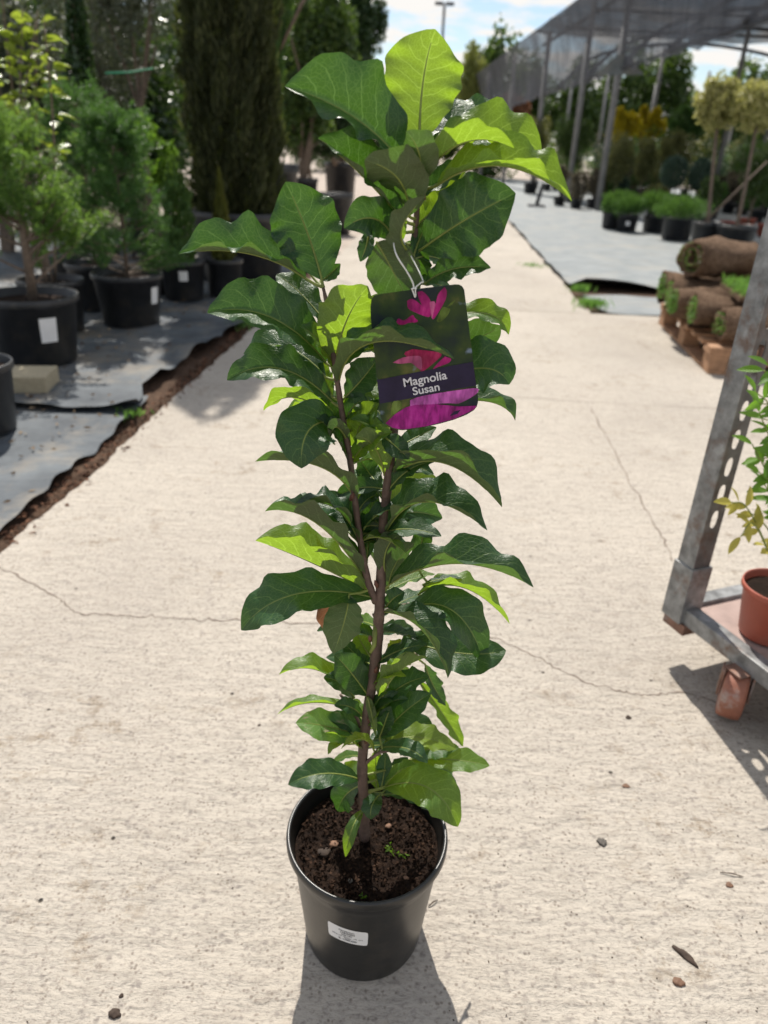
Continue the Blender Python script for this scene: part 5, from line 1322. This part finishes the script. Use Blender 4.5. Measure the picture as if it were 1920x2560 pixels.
card_pts = [(130, 560), (128, 420), (140, 330), (175, 285), (240, 270), (700, 205), (1150, 152), (1205, 152), (1245, 172), (1272, 215), (1335, 720), (1395, 1200), (1440, 1530), (1440, 1590), (1425, 1640), (1390, 1685), (1300, 1740), (1150, 1800), (980, 1848), (800, 1890), (640, 1918), (520, 1930), (420, 1918), (340, 1885), (280, 1830), (252, 1770), (210, 1330)]
card = flat('card', card_pts, 0, MT['print'])
sm = card.modifiers.new('thickness', 'SOLIDIFY'); sm.thickness = 0.0005; sm.offset = 0
MG_ = {'mag': simple('print_magenta', (0.40, 0.012, 0.16), 0.45, 0.51, 65, spec=0.2), 'mag2': simple('print_crimson', (0.30, 0.01, 0.075), 0.45, 0.59, 65, spec=0.2), 'pink': simple('print_pink', (0.52, 0.10, 0.25), 0.45, 0.34, 65, spec=0.2),
       'big': simple('print_purple', (0.34, 0.014, 0.22), 0.45, 0.51, 45, spec=0.2), 'bigl': simple('print_light_purple', (0.50, 0.10, 0.42), 0.45, 0.42, 55, spec=0.2), 'band': simple('print_navy', (0.020, 0.015, 0.042), 0.45, 0.26, 45, spec=0.2), 'grn': simple('print_green', (0.10, 0.15, 0.03), 0.45, 0.60, 95, spec=0.2), 'dark': simple('print_dark', (0.02, 0.012, 0.04), 0.45, 0.34, 55, spec=0.2)}
def mat_petal(name, col):
    m, t, b = newmat(name)
    p = objc(t)
    n = noise(t, vscale(t, p, (1.6, 1, 0.55)), 95, 5, 0.6)
    n2 = noise(t, p, 42, 2, 0.5)
    c = ramp(t, n, 0.30, tuple(x * 0.35 for x in col), 0.72, tuple(min(1, x * 1.35 + 0.03) for x in col), [(0.5, col)])
    c = mixc(t, ramp(t, n2, 0.42, (0, 0, 0), 0.66, (0.75, 0.75, 0.75)), c, tuple(x * 0.3 for x in col))
    lk(t, c, b.inputs['Base Color']); b.inputs['Roughness'].default_value = 0.45; b.inputs['Specular IOR Level'].default_value = 0.2
    return m
for k_, c_ in (('mag', (0.42, 0.012, 0.17)), ('mag2', (0.33, 0.01, 0.08)), ('pink', (0.52, 0.10, 0.25)), ('big', (0.36, 0.014, 0.23)), ('bigl', (0.50, 0.10, 0.42)), ('grn', (0.12, 0.18, 0.03))): MG_[k_] = mat_petal('print_petal_' + k_, c_)
L0 = 0.0005
flat('printed_flower', [(700, 245), (760, 235), (830, 300), (870, 380), (868, 470), (850, 545), (780, 450), (720, 330)], L0 + .00006, MG_['mag'], card, 4)
flat('printed_flower', [(575, 352), (640, 328), (740, 395), (800, 460), (845, 535), (820, 548), (700, 505), (590, 445)], L0 + .0001, MG_['mag'], card, 4)
flat('printed_flower', [(850, 365), (910, 362), (922, 450), (900, 560), (872, 550)], L0 + .00014, MG_['pink'], card, 4)
flat('printed_flower', [(1030, 182), (1058, 230), (1050, 320), (1000, 420), (940, 520), (900, 572), (885, 560), (920, 400), (955, 270)], L0 + .00018, MG_['mag'], card, 4)
flat('printed_sepal', [(930, 600), (960, 520), (1010, 430), (1090, 445), (1100, 462), (1060, 540), (980, 610)], L0 + .0001, MG_['grn'], card, 4)
flat('printed_sepal', [(1060, 430), (1100, 380), (1170, 335), (1120, 400)], L0 + .0001, MG_['grn'], card)
flat('printed_flower', [(205, 650), (300, 625), (415, 650), (420, 700), (330, 735), (240, 708)], L0 + .0001, MG_['mag'], card, 4)
flat('printed_flower', [(440, 612), (470, 566), (540, 592), (640, 522), (668, 560), (705, 605), (560, 640), (450, 640)], L0 + .0001, MG_['mag'], card, 3)
flat('printed_flower', [(640, 940), (830, 960), (1000, 1000), (900, 1110), (800, 1190), (745, 1215), (690, 1130), (540, 1000)], L0 + .0001, MG_['mag2'], card, 3)
flat('printed_flower', [(400, 1105), (520, 1045), (640, 1025), (735, 1030), (755, 1100), (750, 1190), (700, 1170), (620, 1110), (500, 1120)], L0 + .00014, MG_['pink'], card, 4)
flat('printed_flower', [(1035, 1030), (1110, 1060), (1080, 1110), (950, 1160), (890, 1185), (960, 1100)], L0 + .00014, MG_['mag'], card, 4)
flat('printed_leaf', [(370, 1760), (400, 1590), (480, 1572), (512, 1640), (430, 1730)], L0 + .00012, MG_['grn'], card, 4)
band = flat('name_band', [(206, 1318), (640, 1232), (1378, 1095), (1418, 1385), (880, 1480), (600, 1545), (243, 1606)], L0 + .00022, MG_['band'], card)
flat('printed_petal', [(610, 1565), (720, 1522), (950, 1478), (1200, 1440), (1425, 1418), (1430, 1475), (1330, 1545), (1200, 1605), (1100, 1600), (930, 1610), (640, 1660)], L0 + .0003, MG_['bigl'], card, 3)
flat('printed_petal', [(312, 1845), (420, 1740), (560, 1650), (680, 1620), (930, 1612), (1200, 1640), (1425, 1632), (1388, 1680), (1150, 1793), (800, 1883), (525, 1922), (400, 1903)], L0 + .00036, MG_['big'], card)
flat('printed_shadow', [(1090, 1760), (1150, 1700), (1230, 1680), (1190, 1730)], L0 + .00042, MG_['dark'], card)
MT['taglet'] = simple('tag_lettering', (0.62, 0.62, 0.66), 0.4, 0.03, 20)
for body, cx_, cy_, ww, hh in (('Magnolia', 795, 1308, 535, 128), ('Susan', 806, 1432, 330, 118)):
    co, F = text_mesh(body, 1.0)
    x0, x1 = co[:, 0].min(), co[:, 0].max()
    sxx = ww / (x1 - x0)
    capH = 0.70
    syy = (0.80 * hh) / capH
    ux, uy = np.array([0.983, -0.186]), np.array([-0.17, -0.985])
    pts = [np.array([cx_, cy_]) + ux * (c[0] - (x0 + x1) / 2) * sxx + uy * (c[1]) * syy for c in co]
    mesh_py('lettering', [tz(p[0], p[1], L0 + .0006) for p in pts], F, MT['taglet'], card, False)
flat('punched_hole', [(672 + 30 * math.cos(a), 315 + 26 * math.sin(a)) for a in np.linspace(0, 6.283, 17)[:-1]], L0 + .0004, MG_['dark'], card)
def A2(x, y, Y): return W2L(tagp, ysrc(440 + x * .60277, 40 + y * .60277, Y))
tube('string', spline([tz(672, 310, .002), tz(640, 215, .003), tz(655, 190, .003), tz(640, 120, 0.003), tz(575, 0, .002), A2(912, 985, TY), A2(898, 905, D - .01)], 6), 0.0007, MT['string'], tagp, 6)
tube('string', spline([tz(680, 300, .002), tz(675, 205, .0035), tz(690, 175, .003), tz(740, 130, .002), tz(750, 60, -.01), A2(925, 900, D)], 6), 0.0006, MT['string'], tagp, 6)
tube('string', spline([tz(625, 208, .0035), tz(655, 200, .004), tz(690, 202, .0035)], 4), 0.0007, MT['string'], tagp, 6)

# ================================================================== LOOSE BITS ON THE PATH
def lump(name, label, cat, p, s, mat, flat_=0.5, stretch=1.0, rot=0.0):
    bm = bmesh.new(); bmesh.ops.create_icosphere(bm, subdivisions=3, radius=s)
    for v in bm.verts:
        k_ = 1 + 0.22 * math.sin(v.co.x * 700 + 1) * math.sin(v.co.y * 620) + rnd.uniform(-.08, .08)
        v.co = Vector((v.co.x * k_ * stretch, v.co.y * k_, max(v.co.z * flat_ * k_, -s * 0.2) + s * 0.2))
    bmesh.ops.rotate(bm, cent=(0, 0, 0), matrix=Matrix.Rotation(rot, 3, 'Z'), verts=bm.verts)
    o = from_bm(name, bm, mat, None, True); o.location = (p[0], p[1], 0.0)
    return tag(o, label, cat)
lump('dark_pebble', 'small black pebble on the concrete near the trolley shadow', 'pebble', G(1357, 1550), 0.0055, MT['twig'])
lump('brown_pebble', 'brown round pebble on the bare concrete right of the pot', 'pebble', G(1300, 1820), 0.008, MT['stone'], 0.35)
lump('dark_stick', 'short dark stick lying on the concrete near two crumbs', 'stick', G(1480, 2065), 0.0055, MT['twig'], 0.7, 3.6, -0.85)
lump('soil_crumb', 'dark crumpled soil crumb beside the short dark stick', 'crumb', G(1465, 2122), 0.0065, MT['deadleaf'], 0.5, 1.3)
lump('soil_crumb', 'reddish brown crumb on the concrete above the short stick', 'crumb', G(1352, 1698), 0.005, MT['deadleaf'], 0.3, 1.4)
lump('soil_crumb', 'small brown crumb beneath the thin dry twig', 'crumb', G(1575, 1912), 0.005, MT['deadleaf'], 0.4, 1.2)
lump('dark_pebble', 'blackish pebble left of the pot shadow', 'pebble', G(248, 2190), 0.0065, MT['twig'], 0.6, 1.3)
lump('dark_pebble', 'tiny black pebble a little above the blackish one', 'pebble', G(262, 2152), 0.003, MT['twig'], 0.6)
lump('dark_pebble', 'lone tiny black pebble left of the magnolia', 'pebble', G(560, 1567), 0.003, MT['twig'], 0.6)
for i, (x0, y0, x1, y1, lab) in enumerate([(1555, 1885, 1605, 1895, 'thin dry twig lying above the brown crumb'), (925, 1960, 945, 1945, 'fine dry straw sticking out by the pot base')]):
    a, b_ = G(x0, y0), G(x1, y1)
    tag(tube('dry_twig', [a + (0, 0, .0015), (a + b_) / 2 + (0, 0, .004), b_ + (0, 0, .0015)], [.0007, .0011, .0006], MT['twig'], None, 6), lab, 'twig')
rg = np.random.default_rng(12)
nC = 1500
P = np.stack([rg.uniform(-0.9, 0.9, nC), rg.uniform(0.5, 2.2, nC), np.full(nC, 0.0012)], 1)
keep = (rg.uniform(0, 1, nC) < np.where(P[:, 0] > 0.12, 0.5, 0.12)); P = P[keep]
leafcloud_o = leafcloud('grit', P, 0.0040, 0.0022, MT['crumb'], None, np.stack([rg.normal(size=len(P)), rg.normal(size=len(P)), rg.normal(size=len(P)) * 0.15], 1), seed=13)
tag(leafcloud_o, 'scattered dark grit and plant crumbs on the concrete', 'grit')
